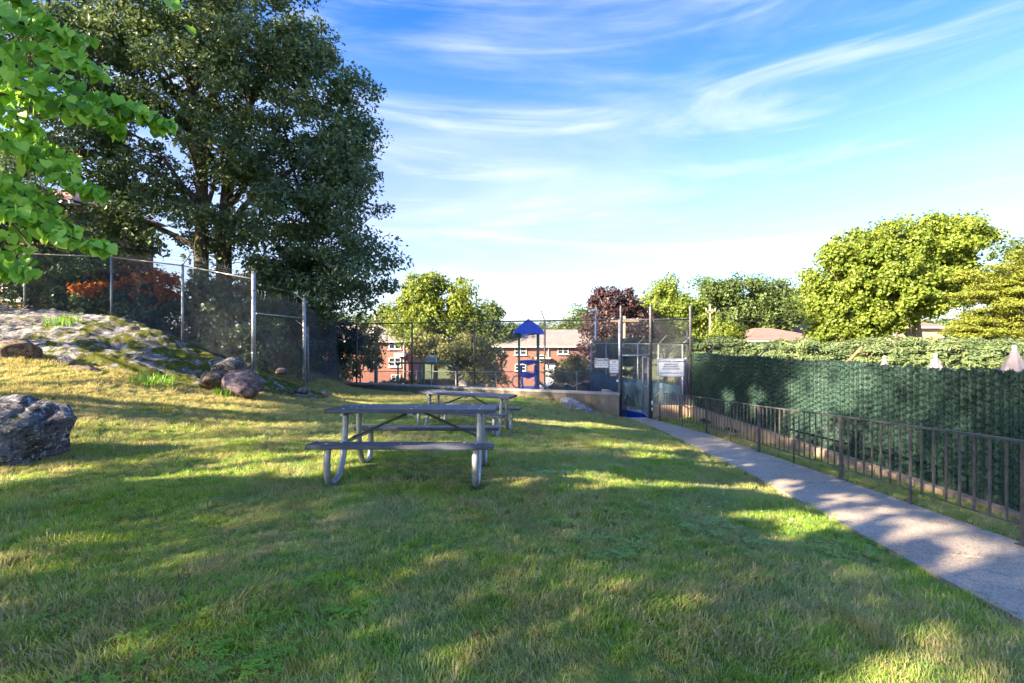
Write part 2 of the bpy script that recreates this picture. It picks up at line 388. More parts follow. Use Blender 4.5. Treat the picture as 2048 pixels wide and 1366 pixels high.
# ------------------------------------------------------------------ heights
def rbf_fit(pts):
    pts = np.array(pts, dtype=float); n = len(pts)
    D = np.linalg.norm(pts[:, None, :2] - pts[None, :, :2], axis=2)
    A = np.zeros((n+3, n+3)); A[:n, :n] = D - np.eye(n)*0.15; A[:n, n] = 1; A[:n, n+1:] = pts[:, :2]; A[n, :n] = 1; A[n+1:, :n] = pts[:, :2].T
    w = np.linalg.solve(A, np.concatenate([pts[:, 2], np.zeros(3)]))
    def f(x, y):
        x = np.asarray(x, float); y = np.asarray(y, float); sh = np.broadcast(x, y).shape
        X = np.broadcast_to(x, sh).ravel(); Y = np.broadcast_to(y, sh).ravel(); out = np.empty(len(X))
        for i in range(0, len(X), 20000):
            d = np.hypot(X[i:i+20000, None]-pts[None, :, 0], Y[i:i+20000, None]-pts[None, :, 1])
            out[i:i+20000] = d @ w[:n] + w[n] + w[n+1]*X[i:i+20000] + w[n+2]*Y[i:i+20000]
        return out.reshape(sh)
    return f
PY = [-14, -2, 1, 3, 4.25, 7, 9.7, 12.7, 15.5, 17]; PZ = [0.2, 0.0, -0.13, -0.27, -0.36, -0.57, -0.77, -0.97, -1.13, -1.15]
def zp(y): return np.interp(y, PY, PZ)
PLX = ([-4, 3, 4.7, 7.5, 12.8, 16.5], [2.95, 3.15, 3.36, 3.72, 4.12, 4.0])
PRX = ([-4, 3, 4.7, 7.5, 9.6, 12.8, 15.5, 16.5], [4.40, 4.48, 4.64, 4.86, 4.98, 5.10, 4.80, 4.62])
def pl(y): return np.interp(y, *PLX)
def pr(y): return np.interp(y, *PRX)
def kx(y): return 6.62 - 0.034*y          # line of the green fence
ctl = [(0,0,0),(0,2,0),(-1,4.7,0),(0.3,5,0),(-0.7,6,-.07),(-1.1,7,-.11),(-.9,9.3,-.27),(1,10,-.40),(0,13,-.42),(1.3,12,-.56),(-3,5,.03),(-3.5,8,.0),(-4,11,-.12),
 (-6.5,19.6,-.57),(-4,18.9,-.56),(-1.4,17.8,-.55),(1.2,16.9,-.52),(2.2,16.4,-.72),(3.5,15.8,-1.08),(-3,15,-.40),(-6,15,-.29),(-6.06,12.5,.07),
 (-6.5,10,.33),(-7.7,9.5,.66),(-8.7,9.5,.9),(-10.1,9.5,1.15),(-7.1,7,.58),(-5.3,5.3,.12),(-5,6.8,.16),(-5.35,4,.12),(-4,2.5,.05),(-10,2,.4),(-4,-6,.1),(2,-6,.05),
 (-14,6,1.4),(-20,0,1.6),(-12.4,14.8,2.1),(-15.6,15.3,2.45),(-9.5,13.8,1.2),(-7.1,13.2,.55),(-7.3,16.5,.35),(-8.4,20.5,.3),(-12,20,1.6),(-20,20,2.8),(-25,26,2.6),(-14,11,1.9),
 (-35,30,3.0),(-12,32,-.5),(-20,40,-.5),(-35,50,0),(-50,10,4),(-9,27,-1.2),(-40,-14,2)]
for y in (-6, -2, 0.5, 2, 3.5, 5, 6.5, 8, 9.5, 11, 12.5, 14, 15.5): 
    ctl += [(float(pl(y)), y, float(zp(y))), (float(pr(y)), y, float(zp(y)) - 0.01)]
for y, z in ((0,-.55),(3,-.68),(6,-.80),(9,-.90),(12,-.96),(14.7,-1.0),(16,-1.1)): ctl.append((kx(y)-0.05, y, z))
H = rbf_fit(ctl)
def lawn_noise(x, y): return 0.012*np.sin(x*2.1+y*1.3)*np.sin(y*1.7-x*.6) + 0.008*np.sin(x*5.3+1)*np.sin(y*4.1)
def Hl(x, y):
    z = H(x, y) + lawn_noise(x, y)
    on = (x > pl(y)-0.25) & (x < pr(y)+0.25) & (y < 16.4)      # level with the path beside it
    inn = (x > pl(y)+0.06) & (x < pr(y)-0.06) & (y < 16.1)
    return np.where(inn, zp(y) - 0.09, np.where(on, zp(y) - 0.012, z))

def wall_y(x): return 17.5 - 0.396*x

# ------------------------------------------------------------------ ground sheets
def ground_material(name, cols, dirt):
    m, nt, out = new_mat(name); k = NT(nt)
    pos = k.n('ShaderNodeNewGeometry').outputs['Position']
    a = k.noise(pos, 0.9, 5, 0.6); b_ = k.noise(pos, 35, 4, 0.7)
    cc = k.ramp(a, [(0.32, cols[0]), (0.5, cols[1]), (0.68, cols[2])])
    cc = k.mix(k.rng(b_, 0.35, 0.7, 0, 0.6), cc, dirt)
    if name == 'lawn_soil':
        # worn patch of bare earth under the first table
        d = k.n('ShaderNodeVectorMath', {0: pos, 1: (-1.15, 5.05, -0.02)}, operation='SUBTRACT').outputs[0]
        d = k.n('ShaderNodeVectorMath', {0: d, 1: (1.6, 3.2, 1)}, operation='MULTIPLY').outputs[0]
        L = k.n('ShaderNodeVectorMath', {0: d}, operation='LENGTH').outputs['Value']
        cc = k.mix(k.rng(k.math('ADD', L, k.math('MULTIPLY', b_, 0.6)), 0.6, 1.0, 0.9, 0), cc, (0.075, 0.055, 0.038))
    s = k.n('ShaderNodeBsdfPrincipled', {'Base Color': cc, 'Roughness': 0.95, 'Specular IOR Level': 0.15})
    bn = k.n('ShaderNodeBump', {'Height': b_, 'Strength': 0.8, 'Distance': 0.03}); nt.links.new(bn.outputs[0], s.inputs['Normal'])
    nt.links.new(s.outputs[0], out.inputs[0]); return m
M['lawn'] = ground_material('lawn_soil', [(0.12, 0.17, 0.035), (0.18, 0.24, 0.05), (0.32, 0.28, 0.12)], (0.10, 0.11, 0.035))
M['dirt'] = ground_material('leaf_litter', [(0.07, 0.05, 0.03), (0.12, 0.085, 0.05), (0.20, 0.14, 0.085)], (0.045, 0.04, 0.02))
M['far'] = ground_material('far_grass', [(0.07, 0.09, 0.03), (0.12, 0.14, 0.045), (0.20, 0.19, 0.08)], (0.07, 0.08, 0.03))

def grid(us, vs):
    n, m = len(us), len(vs); I = np.arange(n*m).reshape(n, m)
    return np.stack([I[:-1, :-1], I[1:, :-1], I[1:, 1:], I[:-1, 1:]], -1).reshape(-1, 4)
xs = np.concatenate([np.arange(-20, -8.4, .4), np.arange(-8.4, 6.5, 0.14)]); ts = np.concatenate([np.linspace(0, .42, 24), np.linspace(.425, 1, 150)])
XX = np.repeat(xs[:, None], len(ts), 1)
YE = np.where(xs > -8.0, np.minimum(wall_y(xs), 40), 20.7); YE = np.where(xs > 3.55, 16.2, YE)
YY = -14 + ts[None, :]*(YE[:, None] + 14)
XX = np.where(XX > 6.2, np.minimum(XX, kx(YY) - 0.02), XX)
np_obj('lawn', np.stack([XX, YY, Hl(XX, YY)], -1).reshape(-1, 3), grid(xs, ts), M['lawn'], smooth=True).__setitem__('kind', 'structure')

xs = np.linspace(-70, -7.9, 64); ys = np.concatenate([np.linspace(-14, 10, 16), np.linspace(10.6, 70, 70)])
XX, YY = np.meshgrid(xs, ys, indexing='ij')
def far_z(x, y):
    z = np.interp(y, [-60, 15, 19, 26, 34, 46, 60, 110, 200, 400, 2500], [-2.0, -1.9, -1.75, -2.0, -2.6, -3.9, -4.2, -3.6, -2.0, 0, 0.5])
    return z + np.where(np.asarray(x) > 8, np.clip((np.asarray(x)-8)*0.03, 0, 1.2)*np.clip((y-24)/20, 0, 1), 0)
ZZ = H(XX, YY) - 0.05 - np.clip((XX + 9.5)*0.8, 0, 1.5)*(YY > 20.9)
blend = np.clip((YY - 24)/22, 0, 1)*np.clip((XX + 60)/25, 0, 1)
ZZ = ZZ*(1-blend) + (far_z(XX, YY)+0.1)*blend
np_obj('hillside', np.stack([XX, YY, ZZ], -1).reshape(-1, 3), grid(xs, ys), M['dirt'], smooth=True).__setitem__('kind', 'structure')

ax = np.sinh(np.linspace(-5.2, 5.2, 90))*16; ay = np.concatenate([np.linspace(-60, 70, 66), np.geomspace(75, 2400, 20)])
XX, YY = np.meshgrid(ax, ay, indexing='ij')
np_obj('ground', np.stack([XX, YY, far_z(XX, YY)], -1).reshape(-1, 3), grid(ax, ay), M['far'], smooth=True).__setitem__('kind', 'structure')

# street and its kerb in front of the brick houses, playground surface, pool deck and pool
M['asphalt'] = pmat('asphalt', (0.055, 0.055, 0.058), 0.9, 0, 0.2, 2)
mb = MB(); mb.box((-2, 40.5, -3.28), (90, 7, 0.2)); mb.build('street', M['asphalt'])['kind'] = 'structure'
mb = MB(); mb.box((-2, 44.6, -3.2), (90, 1.2, 0.5)); mb.build('pavement', M['cap'])['kind'] = 'structure'
mb = MB(); mb.box((-2, 24.0, -1.86), (18, 7, 0.16)); mb.build('playground_surface', M['tan'] if False else pmat('play_surface', (0.16, 0.13, 0.10), 0.95))['kind'] = 'structure'
M['deck2'] = M['deck']
dk = MB()
dk.box((7.65, 8, -0.95), (2.0, 24, 0.4)); dk.box((15.4, 18.0, -0.95), (13.5, 4, 0.4)); dk.box((15.4, -1.5, -0.95), (13.5, 5, 0.4)); dk.box((21.4, 8.5, -0.95), (1.5, 15, 0.4))
dk.build('pool_deck', M['deck2'])['kind'] = 'structure'
m, nt, out = new_mat('pool_water_mat'); k = NT(nt)
b = k.n('ShaderNodeBsdfPrincipled', {'Base Color': (0.03, 0.36, 0.42, 1), 'Roughness': 0.08, 'Specular IOR Level': 0.5})
bn = k.n('ShaderNodeBump', {'Height': k.noise(k.n('ShaderNodeNewGeometry').outputs['Position'], 2.0, 3), 'Strength': 0.3, 'Distance': 0.05})
nt.links.new(bn.outputs[0], b.inputs['Normal']); nt.links.new(b.outputs[0], out.inputs[0])
mb = MB(); mb.box((14.7, 8.5, -0.98), (12.0, 15, 0.16)); mb.build('pool_water', m)['kind'] = 'structure'
mb = MB(); mb.box((4.6, 18.4, -1.62), (3.4, 4.5, 0.3)); mb.build('court_floor', pmat('court_blue', (0.03, 0.10, 0.24), 0.8))['kind'] = 'structure'

# ------------------------------------------------------------------ path of concrete slabs
path = thing('path', None, None, (3.9, 3.0, -0.3), kind='structure')
bounds = [-1.9, -0.5, 0.95, 2.45, 3.98, 5.52, 7.05, 8.6, 10.1, 11.6, 13.1, 14.6, 16.15]
for i in range(len(bounds)-1):
    y0, y1 = bounds[i] + 0.011, bounds[i+1] - 0.011
    n = 5; V = []; F = []
    sk = 0.17 if i < 10 else 0.06
    for j in range(n):
        t = j/(n-1)
        yl = y0 + (y1-y0)*t + sk; yr = y0 + (y1-y0)*t - sk
        for dz in (0.015, -0.12):
            V.append((float(pl(yl)), yl, float(zp(yl))+dz)); V.append((float(pr(yr))+0.02, yr, float(zp(yr))+dz))
    for j in range(n-1):
        a = j*4; c = a+4
        F += [(a, a+1, c+1, c), (a+2, c+2, c+3, a+3), (a, c, c+2, a+2), (a+1, a+3, c+3, c+1)]
    e = (n-1)*4
    F += [(0, 2, 3, 1), (e, e+1, e+3, e+2)]
    mb = MB(); mb.add(V, F); mb.build('slab', M['path'], path)

# ------------------------------------------------------------------ rock outcrop under the left fence
rc = [(-13.9,13,2.30),(-12.1,12.6,2.30),(-10.2,12.3,2.07),(-9.1,12,1.72),(-8.5,12.3,1.42),(-7.6,12,1.10),(-6.9,12.1,.80),(-6.3,13,.40),(-5.85,14.3,-.02),
      (-9.9,10.8,1.42),(-8.35,11,1.08),(-7.2,11,.62),(-11.5,11,1.7),(-13.5,11,2.0),(-15,12.5,2.45),(-14.5,10,1.55)]
foot = [(-15,9.2,1.3),(-12.5,9.4,1.2),(-10.6,9.9,1.08),(-9.4,10.0,.88),(-8.4,10.1,.68),(-7.5,10.1,.45),(-6.6,10.9,.22),(-6.0,11.9,.02),(-5.6,13.2,-.16),(-5.3,14.6,-.36)]
rc += [(x, y, float(H(x, y)) - 0.10) for x, y, _ in foot]
rc += [(x+.5, y-1.0, float(H(x+.5, y-1.0)) - 0.55) for x, y, _ in foot]
rc += [(-15,15,2.35),(-12,14.9,2.1),(-10,14.2,1.5),(-9.2,13.7,1.25),(-7.6,13.2,.75),(-6.7,14.5,.2),(-5.9,15.6,-.35),(-7.5,15.5,.0),(-12,16.5,1.2)]
RK = rbf_fit(rc)
def fbm(x, y, f, seed, oct=4):
    r = np.random.default_rng(seed); o = 0; a = 1; t = 0
    for i in range(oct):
        for j in range(3):
            th = r.uniform(0, 6.28); p = r.uniform(0, 6.28, 2); q = r.uniform(.7, 1.3)
            o = o + a*np.sin((x*math.cos(th)+y*math.sin(th))*f*q + p[0] + 1.3*np.sin((y*math.cos(th)-x*math.sin(th))*f*.7 + p[1]))
        t += a*1.7; a *= .55; f *= 2.05
    return o/t
xs = np.arange(-15.2, -5.0, .05); ys = np.arange(8.6, 16.0, .055)
XX, YY = np.meshgrid(xs, ys, indexing='ij')
ZR = RK(XX, YY)
u = (XX*0.85 - YY*0.5)              # foliation of the ledge
ridge = np.abs(fbm(XX*.55, YY*1.5, 2.2, 3)) ; ZR = ZR + 0.15*(0.35 - ridge) + 0.045*fbm(XX, YY, 6, 5) + 0.02*fbm(XX, YY, 24, 6, 3)
ZR += 0.03*np.floor(fbm(XX, YY, 1.3, 9)*4)/4*2
o = np_obj('rock_outcrop', np.stack([XX, YY, ZR], -1).reshape(-1, 3), grid(xs, ys), M['rock'], smooth=True)
tag(o, 'long mossy grey bedrock ledge rising below the left chain link fence', 'rock ledge')
def rock_z(x, y): return RK(x, y)

def boulder(name, label, cen, size, seed, mat, rz=0.0, cuts=7, sub=4, group=None, cat='boulder', rough=0.05):
    import bmesh
    r = np.random.default_rng(seed)
    bm = bmesh.new(); bmesh.ops.create_icosphere(bm, subdivisions=sub, radius=1.0)
    V = np.array([v.co[:] for v in bm.verts]); F = np.array([[v.index for v in f.verts] for f in bm.faces]); bm.free()
    for _ in range(cuts):
        n = r.normal(size=3); n /= np.linalg.norm(n); d = r.uniform(.50, .82)
        s = V @ n - d; V = np.where((s > 0)[:, None], V - s[:, None]*n*0.93, V)
    ph = r.uniform(0, 6, (3, 3))
    for f, a in ((1.6, .10), (3.4, rough), (7.5, rough*.55), (16, rough*.30), (34, rough*.16)):
        q = 0
        for _ in range(6):
            dn = r.normal(size=3); dn /= np.linalg.norm(dn); d2 = r.normal(size=3)
            q = q + np.sin(V @ dn*f*r.uniform(.7, 1.4) + r.uniform(0, 6) + 1.2*np.sin(V @ d2*f*.6 + r.uniform(0, 6)))/6
        q = (.35 - np.abs(q))*2.2 if f > 3 else q*2
        V = V*(1 + a*q)[:, None]
    V = V*np.array(size)
    c, s_ = math.cos(rz), math.sin(rz); V = V @ np.array([[c, s_, 0], [-s_, c, 0], [0, 0, 1]])
    o = np_obj(name, V, F, mat, smooth=True); o.location = tuple(float(q) for q in cen)
    return tag(o, label, cat, group)
boulder('boulder', 'big pitted grey boulder cut by the left edge of the photo on the lawn', (-5.56, 5.45, 0.33), (.56, .50, .50), 12, M['rock_bare'], 0.3, 13, 5, rough=.10)
boulder('boulder', 'rounded reddish brown boulder, the smaller left one of the pair at the ledge foot', P(427, 763, 10.7), (.30, .28, .24), 21, M['rock_brown'], .2, 6)
boulder('boulder', 'wide purplish grey boulder, right one of the pair below the heavy fence post', P(484, 768, 10.6), (.44, .34, .33), 34, M['rock_purple'], -.3, 7)
boulder('boulder', 'dark slab shaped boulder lying behind and above the pair of boulders', P(460, 735, 11.4), (.60, .40, .26), 27, M['rock_bare'], .2, 7)
boulder('boulder', 'low brown rounded boulder in the lawn edge far left below the ledge', P(38, 703, 9.7), (.42, .32, .22), 41, M['rock_brown'], 0, 5)
boulder('boulder', 'small knobbly grey boulder at the ledge foot above the big boulder', P(128, 726, 9.9), (.19, .2, .16), 52, M['rock_bare'], 0, 6)
boulder('boulder', 'low squat boulder right beside the small knobbly one at ledge foot', P(172, 742, 9.8), (.26, .2, .13), 57, M['rock_brown'], .4, 6)
for (px, py, d, sz, sd_, mt, lb) in [
    (190, 830, 7.7, (.22, .16, .07), 61, 'rock_bare', 'flat grey stone sunk in the grass right of the big boulder'),
    (236, 843, 7.5, (.11, .10, .03), 62, 'rock_brown', 'thin brown stone flush with the turf next to the flat grey stone'),
    (240, 770, 9.6, (.14, .12, .09), 63, 'rock_purple', 'pinkish stone at the ledge foot beside a green weed'),
    (603, 783, 12.8, (.20, .15, .10), 64, 'rock_bare', 'pale stone resting on the low right end of the mossy ledge'),
    (590, 797, 12.4, (.26, .15, .08), 65, 'rock_bare', 'flat bluish stone at the lawn edge right of the boulders'),
    (625, 796, 12.9, (.16, .12, .09), 66, 'rock_purple', 'dark stone at the tapering right tip of the ledge'),
    (648, 789, 13.4, (.17, .12, .11), 67, 'rock_brown', 'rightmost dark stone where the ledge ends near the wall'),
    (563, 742, 13.2, (.22, .15, .09), 68, 'rock_brown', 'tan flat stone on the moss between the two heavy fence posts'),
    (527, 776, 11.2, (.08, .08, .06), 69, 'rock_brown', 'fist sized tan stone just right of the purplish boulder'),
    (412, 752, 10.9, (.10, .10, .12), 70, 'rock_bare', 'small whitish stone wedged left of the reddish boulder'),
    (454, 797, 10.6, (.16, .12, .05), 71, 'rock_bare', 'thin grey stone in the grass in front of the boulder pair'),
    (55, 615, 13.6, (.10, .10, .07), 72, 'rock_brown', 'small orange brown stone beside the leftmost fence post')]:
    boulder('stone', lb, P(px, py, d), sz, sd_, M[mt], (sd_ % 7)*.3, 5, 3, 'loose stones around the ledge', 'stone')
# ledge slab leaning on the foot of the wall
boulder('slab_rock', 'grey and white slab of bedrock leaning against the foot of the concrete wall', (2.30, 15.80, -0.80), (1.12, .38, .28), 83, M['rock_pale'], -.33, 7, 4, None, 'rock')
bpy.data.objects['slab_rock'].rotation_euler = (0, R(22), 0)

# ------------------------------------------------------------------ grass
tuftcol = bpy.data.collections.new('grass_tufts')     # source meshes of the grass, drawn only as grass
def tuft_mesh(i, nb, rad, hmin, hmax, wid):
    r = np.random.default_rng(100+i); V = []; F = []; A = []
    for b_ in range(nb):
        a = r.uniform(0, 6.283); q = rad*math.sqrt(r.uniform(0, 1)); x, y = q*math.cos(a), q*math.sin(a)
        h = r.uniform(hmin, hmax); az = r.normal()*1.15; lean = r.uniform(.15, 1.05)*h; w = wid*r.uniform(.7, 1.3)
        dx, dy = math.cos(az), math.sin(az); px, py = -dy, dx
        tw = r.uniform(-.6, .6); px, py = px*math.cos(tw)+dx*math.sin(tw), py*math.cos(tw)+dy*math.sin(tw)
        c = len(V); t = r.uniform(0, 1)
        for (f, ww) in ((0, 1.0), (.55, .8)):
            cx, cy, cz = x+dx*lean*f*f, y+dy*lean*f*f, h*f*(1-.15*f)
            V += [(cx-px*w*ww, cy-py*w*ww, cz), (cx+px*w*ww, cy+py*w*ww, cz)]; A += [t, t]
        V.append((x+dx*lean, y+dy*lean, h*.85)); A.append(t)
        F += [(c, c+1, c+3), (c, c+3, c+2), (c+2, c+3, c+4)]
    return np.array(V), np.array(F), A
def grass_mat():
    m, nt, out = new_mat('grass_blades'); k = NT(nt)
    rnd = k.n('ShaderNodeAttribute', attribute_name='rnd').outputs['Fac']
    inst = k.n('ShaderNodeObjectInfo').outputs['Random']
    pos = k.n('ShaderNodeNewGeometry').outputs['Position']
    n1 = k.noise(pos, 0.75, 4, 0.6, 0.5); n2 = k.noise(pos, 3.1, 4, 0.65, 0.4); n3 = k.noise(pos, 0.33, 3)
    green = k.ramp(k.math('ADD', k.math('MULTIPLY', rnd, 0.45), k.math('MULTIPLY', n2, 0.6)), [(0.2, (0.14, 0.30, 0.025)), (0.5, (0.30, 0.52, 0.045)), (0.85, (0.50, 0.66, 0.08))])
    blue = k.mix(k.rng(n1, 0.48, 0.60, 0, 0.75), green, (0.27, 0.40, 0.17))
    sx = k.n('ShaderNodeSeparateXYZ', {0: pos})
    left = k.rng(sx.outputs[0], -3.5, -8.0, 0.0, 0.18)
    far = k.rng(sx.outputs[1], 7.0, 15.0, 0.0, 0.05)
    dryf = k.math('ADD', k.math('ADD', k.math('MULTIPLY', n2, 0.55), k.math('MULTIPLY', n3, 0.45)), k.math('ADD', left, far))
    dry = k.rng(k.math('ADD', dryf, k.math('MULTIPLY', rnd, 0.22)), 0.53, 0.70, 0.04, 0.9)
    straw = k.ramp(rnd, [(0.1, (0.42, 0.30, 0.13)), (0.9, (0.68, 0.55, 0.30))])
    cc = k.mix(dry, blue, straw)
    yel = k.rng(k.noise(pos, 1.7, 3), 0.60, 0.70, 0, 0.5)
    cc = k.mix(yel, cc, (0.36, 0.31, 0.03))
    cc = k.mix(k.math('MULTIPLY', k.math('GREATER_THAN', rnd, 0.90), 0.7), cc, (0.45, 0.40, 0.22))
    b = k.n('ShaderNodeBsdfPrincipled', {'Base Color': cc, 'Roughness': 0.55, 'Specular IOR Level': 0.3})
    t = k.n('ShaderNodeBsdfTranslucent', {'Color': k.mix(0.3, cc, (0.5, 0.5, 0.05))})
    x = k.n('ShaderNodeMixShader', {0: 0.5}); nt.links.new(b.outputs[0], x.inputs[1]); nt.links.new(t.outputs[0], x.inputs[2])
    nt.links.new(x.outputs[0], out.inputs[0]); return m
M['grass'] = grass_mat()
def add_source(i, args):
    V, F, A = tuft_mesh(i, *args)
    o = bpy.data.objects.new('tuft_source', np_mesh('tuft_source', V, F, M['grass'], False, {'rnd': A})); tuftcol.objects.link(o)
for i in range(5): add_source(i, (30, .055, .020, .060, .0023))
def clover_mesh():
    r = np.random.default_rng(9); V = []; F = []; A = []
    for i in range(16):
        a = r.uniform(0, 6.283); q = .06*math.sqrt(r.uniform()); h = r.uniform(.02, .045); c = np.array([q*math.cos(a), q*math.sin(a), h])
        for j in range(3):
            b0 = a + j*2.094; d = np.array([math.cos(b0), math.sin(b0), .1]); e = np.array([-d[1], d[0], 0]); s = r.uniform(.007, .011); k0 = len(V)
            V += [c, c+d*s+e*s*.6, c+d*s*1.7, c+d*s-e*s*.6]; F += [(k0, k0+1, k0+2), (k0, k0+2, k0+3)]; A += [.45]*4
    return np.array(V), np.array(F), A
V, F, A = clover_mesh()
tuftcol.objects.link(bpy.data.objects.new('tuft_source_z', np_mesh('tuft_source_z', V, F, leaf_mat('clover_leaves', (0.12, 0.27, 0.03), (0.2, 0.40, 0.06), (0.3, 0.5, 0.1), 0.4), False, {'rnd': A})))
add_source(7, (20, .05, .05, .095, .0022))

def instancer(name, pts, rot, scl, idx, coll):
    me = bpy.data.meshes.new(name); me.vertices.add(len(pts)); me.vertices.foreach_set('co', np.asarray(pts, np.float32).ravel())
    for an, av, ty in (('rz', rot, 'FLOAT'), ('sc', scl, 'FLOAT'), ('ix', idx, 'INT')):
        a = me.attributes.new(an, ty, 'POINT'); a.data.foreach_set('value', np.asarray(av, np.float32 if ty == 'FLOAT' else np.int32))
    o = link_mesh(name, me)
    ng = bpy.data.node_groups.new(name, 'GeometryNodeTree')
    ng.interface.new_socket('Geometry', in_out='INPUT', socket_type='NodeSocketGeometry')
    ng.interface.new_socket('Geometry', in_out='OUTPUT', socket_type='NodeSocketGeometry')
    N = ng.nodes.new; L = ng.links.new
    gi, go = N('NodeGroupInput'), N('NodeGroupOutput'); mp = N('GeometryNodeMeshToPoints'); ip = N('GeometryNodeInstanceOnPoints'); ci = N('GeometryNodeCollectionInfo')
    ci.inputs[0].default_value = coll; ci.inputs['Separate Children'].default_value = True; ci.inputs['Reset Children'].default_value = True
    def at(n_, ty):
        a = N('GeometryNodeInputNamedAttribute'); a.data_type = ty; a.inputs[0].default_value = n_; return a.outputs[0]
    cx = N('ShaderNodeCombineXYZ'); L(at('rz', 'FLOAT'), cx.inputs[2])
    er = N('FunctionNodeEulerToRotation'); L(cx.outputs[0], er.inputs[0])
    L(gi.outputs[0], mp.inputs[0]); L(mp.outputs[0], ip.inputs['Points']); L(ci.outputs[0], ip.inputs['Instance'])
    ip.inputs['Pick Instance'].default_value = True; L(at('ix', 'INT'), ip.inputs['Instance Index'])
    L(er.outputs[0], ip.inputs['Rotation']); L(at('sc', 'FLOAT'), ip.inputs['Scale']); L(ip.outputs[0], go.inputs[0])
    md = o.modifiers.new('scatter', 'NODES'); md.node_group = ng
    return o
def vnoise(x, y, f, seed): return fbm(x, y, f, seed, 3)
N0 = 560000
yy = rng.uniform(1.2, 20.5, N0); uu = rng.uniform(-1.2, 1.2, N0); keep = rng.uniform(0, 1, N0) < np.minimum(yy, 20.5)/20.5
xx = uu*yy + rng.uniform(-1.2, 1.2, N0)
dd = np.hypot(xx*0.7, yy)
keep &= rng.uniform(0, 1, N0) < np.minimum(1, (3.0/dd)**1.15)
rock_on = (RK(xx, yy) > H(xx, yy) - 0.02) & (xx < -5.2) & (yy > 8.6)
yend = np.where(xx > -8.0, wall_y(xx) - 0.15, 13.0); yend = np.where(xx > 3.5, 16.0, yend)
rag = 0.06*vnoise(xx, yy, 7, 31)
onpath = (xx > pl(yy) + 0.0 + rag) & (xx < pr(yy) + 0.05 - rag) & (yy < 16.4)
bare = np.hypot((xx+1.15)*1.6, (yy-5.05)*3.2) < 0.62
keep &= ~rock_on & (yy < yend) & ~onpath & (xx < kx(yy) - 0.12) & (xx > -16) & ~(bare & (rng.uniform(0, 1, N0) < .8))
for sx_ in (-1, 1):      # trodden grass round the table feet
    foot_ = (np.abs(xx - (-1.09 + sx_*.735)) < .10) & (np.abs(np.abs(yy - 5.43) - .52) < .24)
    keep &= ~(foot_ & (rng.uniform(0, 1, N0) < .85))
GX, GY = xx[keep], yy[keep]
# density needed: base rejection leaves about 1000 per square metre near the camera
n = len(GX)
GZ = Hl(GX, GY) - 0.004
dist = np.hypot(GX, GY)
sc = (0.70 + 0.45*rng.uniform(0, 1, n) + 0.38*vnoise(GX, GY, 2.6, 44)) * (1 + np.clip(dist-3, 0, 14)*0.045)
ix = rng.integers(0, 5, n); ix = np.where((rng.uniform(0, 1, n) < .05) & (vnoise(GX, GY, 1.6, 51) > .15), 5, ix)
ix = np.where((rng.uniform(0, 1, n) < .045) & (vnoise(GX, GY, 1.6, 57) > .22) & (dist < 9), 6, ix); sc = np.where(ix == 6, 1.0 + .3*rng.uniform(0, 1, n), sc)
go_ = instancer('grass', np.stack([GX, GY, GZ], 1), 2.6*vnoise(GX, GY, .9, 71)*2 + rng.normal(size=n)*1.0, sc, ix, tuftcol)
tag(go_, 'mown lawn grass, green with dry straw coloured patches', 'grass', kind='stuff')
print('grass tufts', n)

# green weeds growing out of the ledge
def weed(px, py, d, s, label):
    c = P(px, py, d); z = max(float(H(c[0], c[1])), float(RK(c[0], c[1])));  V = []; F = []; A = []
    r = np.random.default_rng(int(px))
    for i in range(170):
        a = r.uniform(0, 6.283); q = s*math.sqrt(r.uniform()); x, y = c[0]+q*math.cos(a), c[1]+q*math.sin(a)
        zz = max(float(H(x, y)), float(RK(x, y))) if i % 6 == 0 or i == 0 else zz0; zz0 = zz
        h = r.uniform(.08, .22); l = r.uniform(.02, .16); dx, dy = math.cos(a+r.normal()*.7), math.sin(a+r.normal()*.7); w = .006
        k0 = len(V); V += [(x-dy*w, y+dx*w, zz-.03), (x+dy*w, y-dx*w, zz-.03), (x+dx*l*.5+dy*w*1.3, y+dy*l*.5-dx*w*1.3, zz+h*.6), (x+dx*l*.5-dy*w*1.3, y+dy*l*.5+dx*w*1.3, zz+h*.6), (x+dx*l, y+dy*l, zz+h)]
        F += [(k0, k0+1, k0+2), (k0, k0+2, k0+3), (k0+3, k0+2, k0+4)]; A += [r.uniform()]*5
    o = np_obj('weed_clump', V, F, M['lf_heart'], attrs={'rnd': A}); tag(o, label, 'weeds', 'weed clumps on the ledge')
weed(128, 650, 11.6, .32, 'bright green weed clump on top of the ledge below the left fence')
weed(300, 772, 9.9, .38, 'bright green weed clump at the foot of the ledge left of the boulders')
weed(498, 738, 12.0, .20, 'small weed clump at the base of the heavy fence post')
weed(448, 790, 10.4, .18, 'low weed tuft growing in front of the boulder pair')

# fallen dry leaves and petals on the lawn
def litter(px, py, d, s, mt, label, rz):
    c = P(px, py, d); c[2] = float(Hl(c[0], c[1])) + .035
    V = np.array([(-1, 0, .1), (-.3, .5, 0), (.6, .35, .15), (1.1, 0, .3), (.5, -.4, .05), (-.4, -.45, .2)])*s
    cr, sr = math.cos(rz), math.sin(rz); V = V @ np.array([[cr, sr, 0], [-sr, cr, 0], [0, 0, 1]]) + c
    mb = MB(); mb.add(list(V), [(0, 1, 2), (0, 2, 4), (2, 3, 4), (0, 4, 5)]); o = mb.build('fallen_leaf', M[mt]); tag(o, label, 'fallen leaf', 'litter on the lawn')
litter(953, 1268, 2.35, .026, 'lf_orange', 'dry brown leaf on the foreground grass at bottom centre', .9)
litter(1418, 1001, 4.9, .022, 'white', 'leftmost pale petal on the grass near the path', .2)
litter(1524, 1001, 4.9, .020, 'white', 'middle pale petal on the grass near the path', 1.2)
litter(1582, 1012, 4.75, .026, 'white', 'pale petal nearest the path joint on the grass', 2.2)
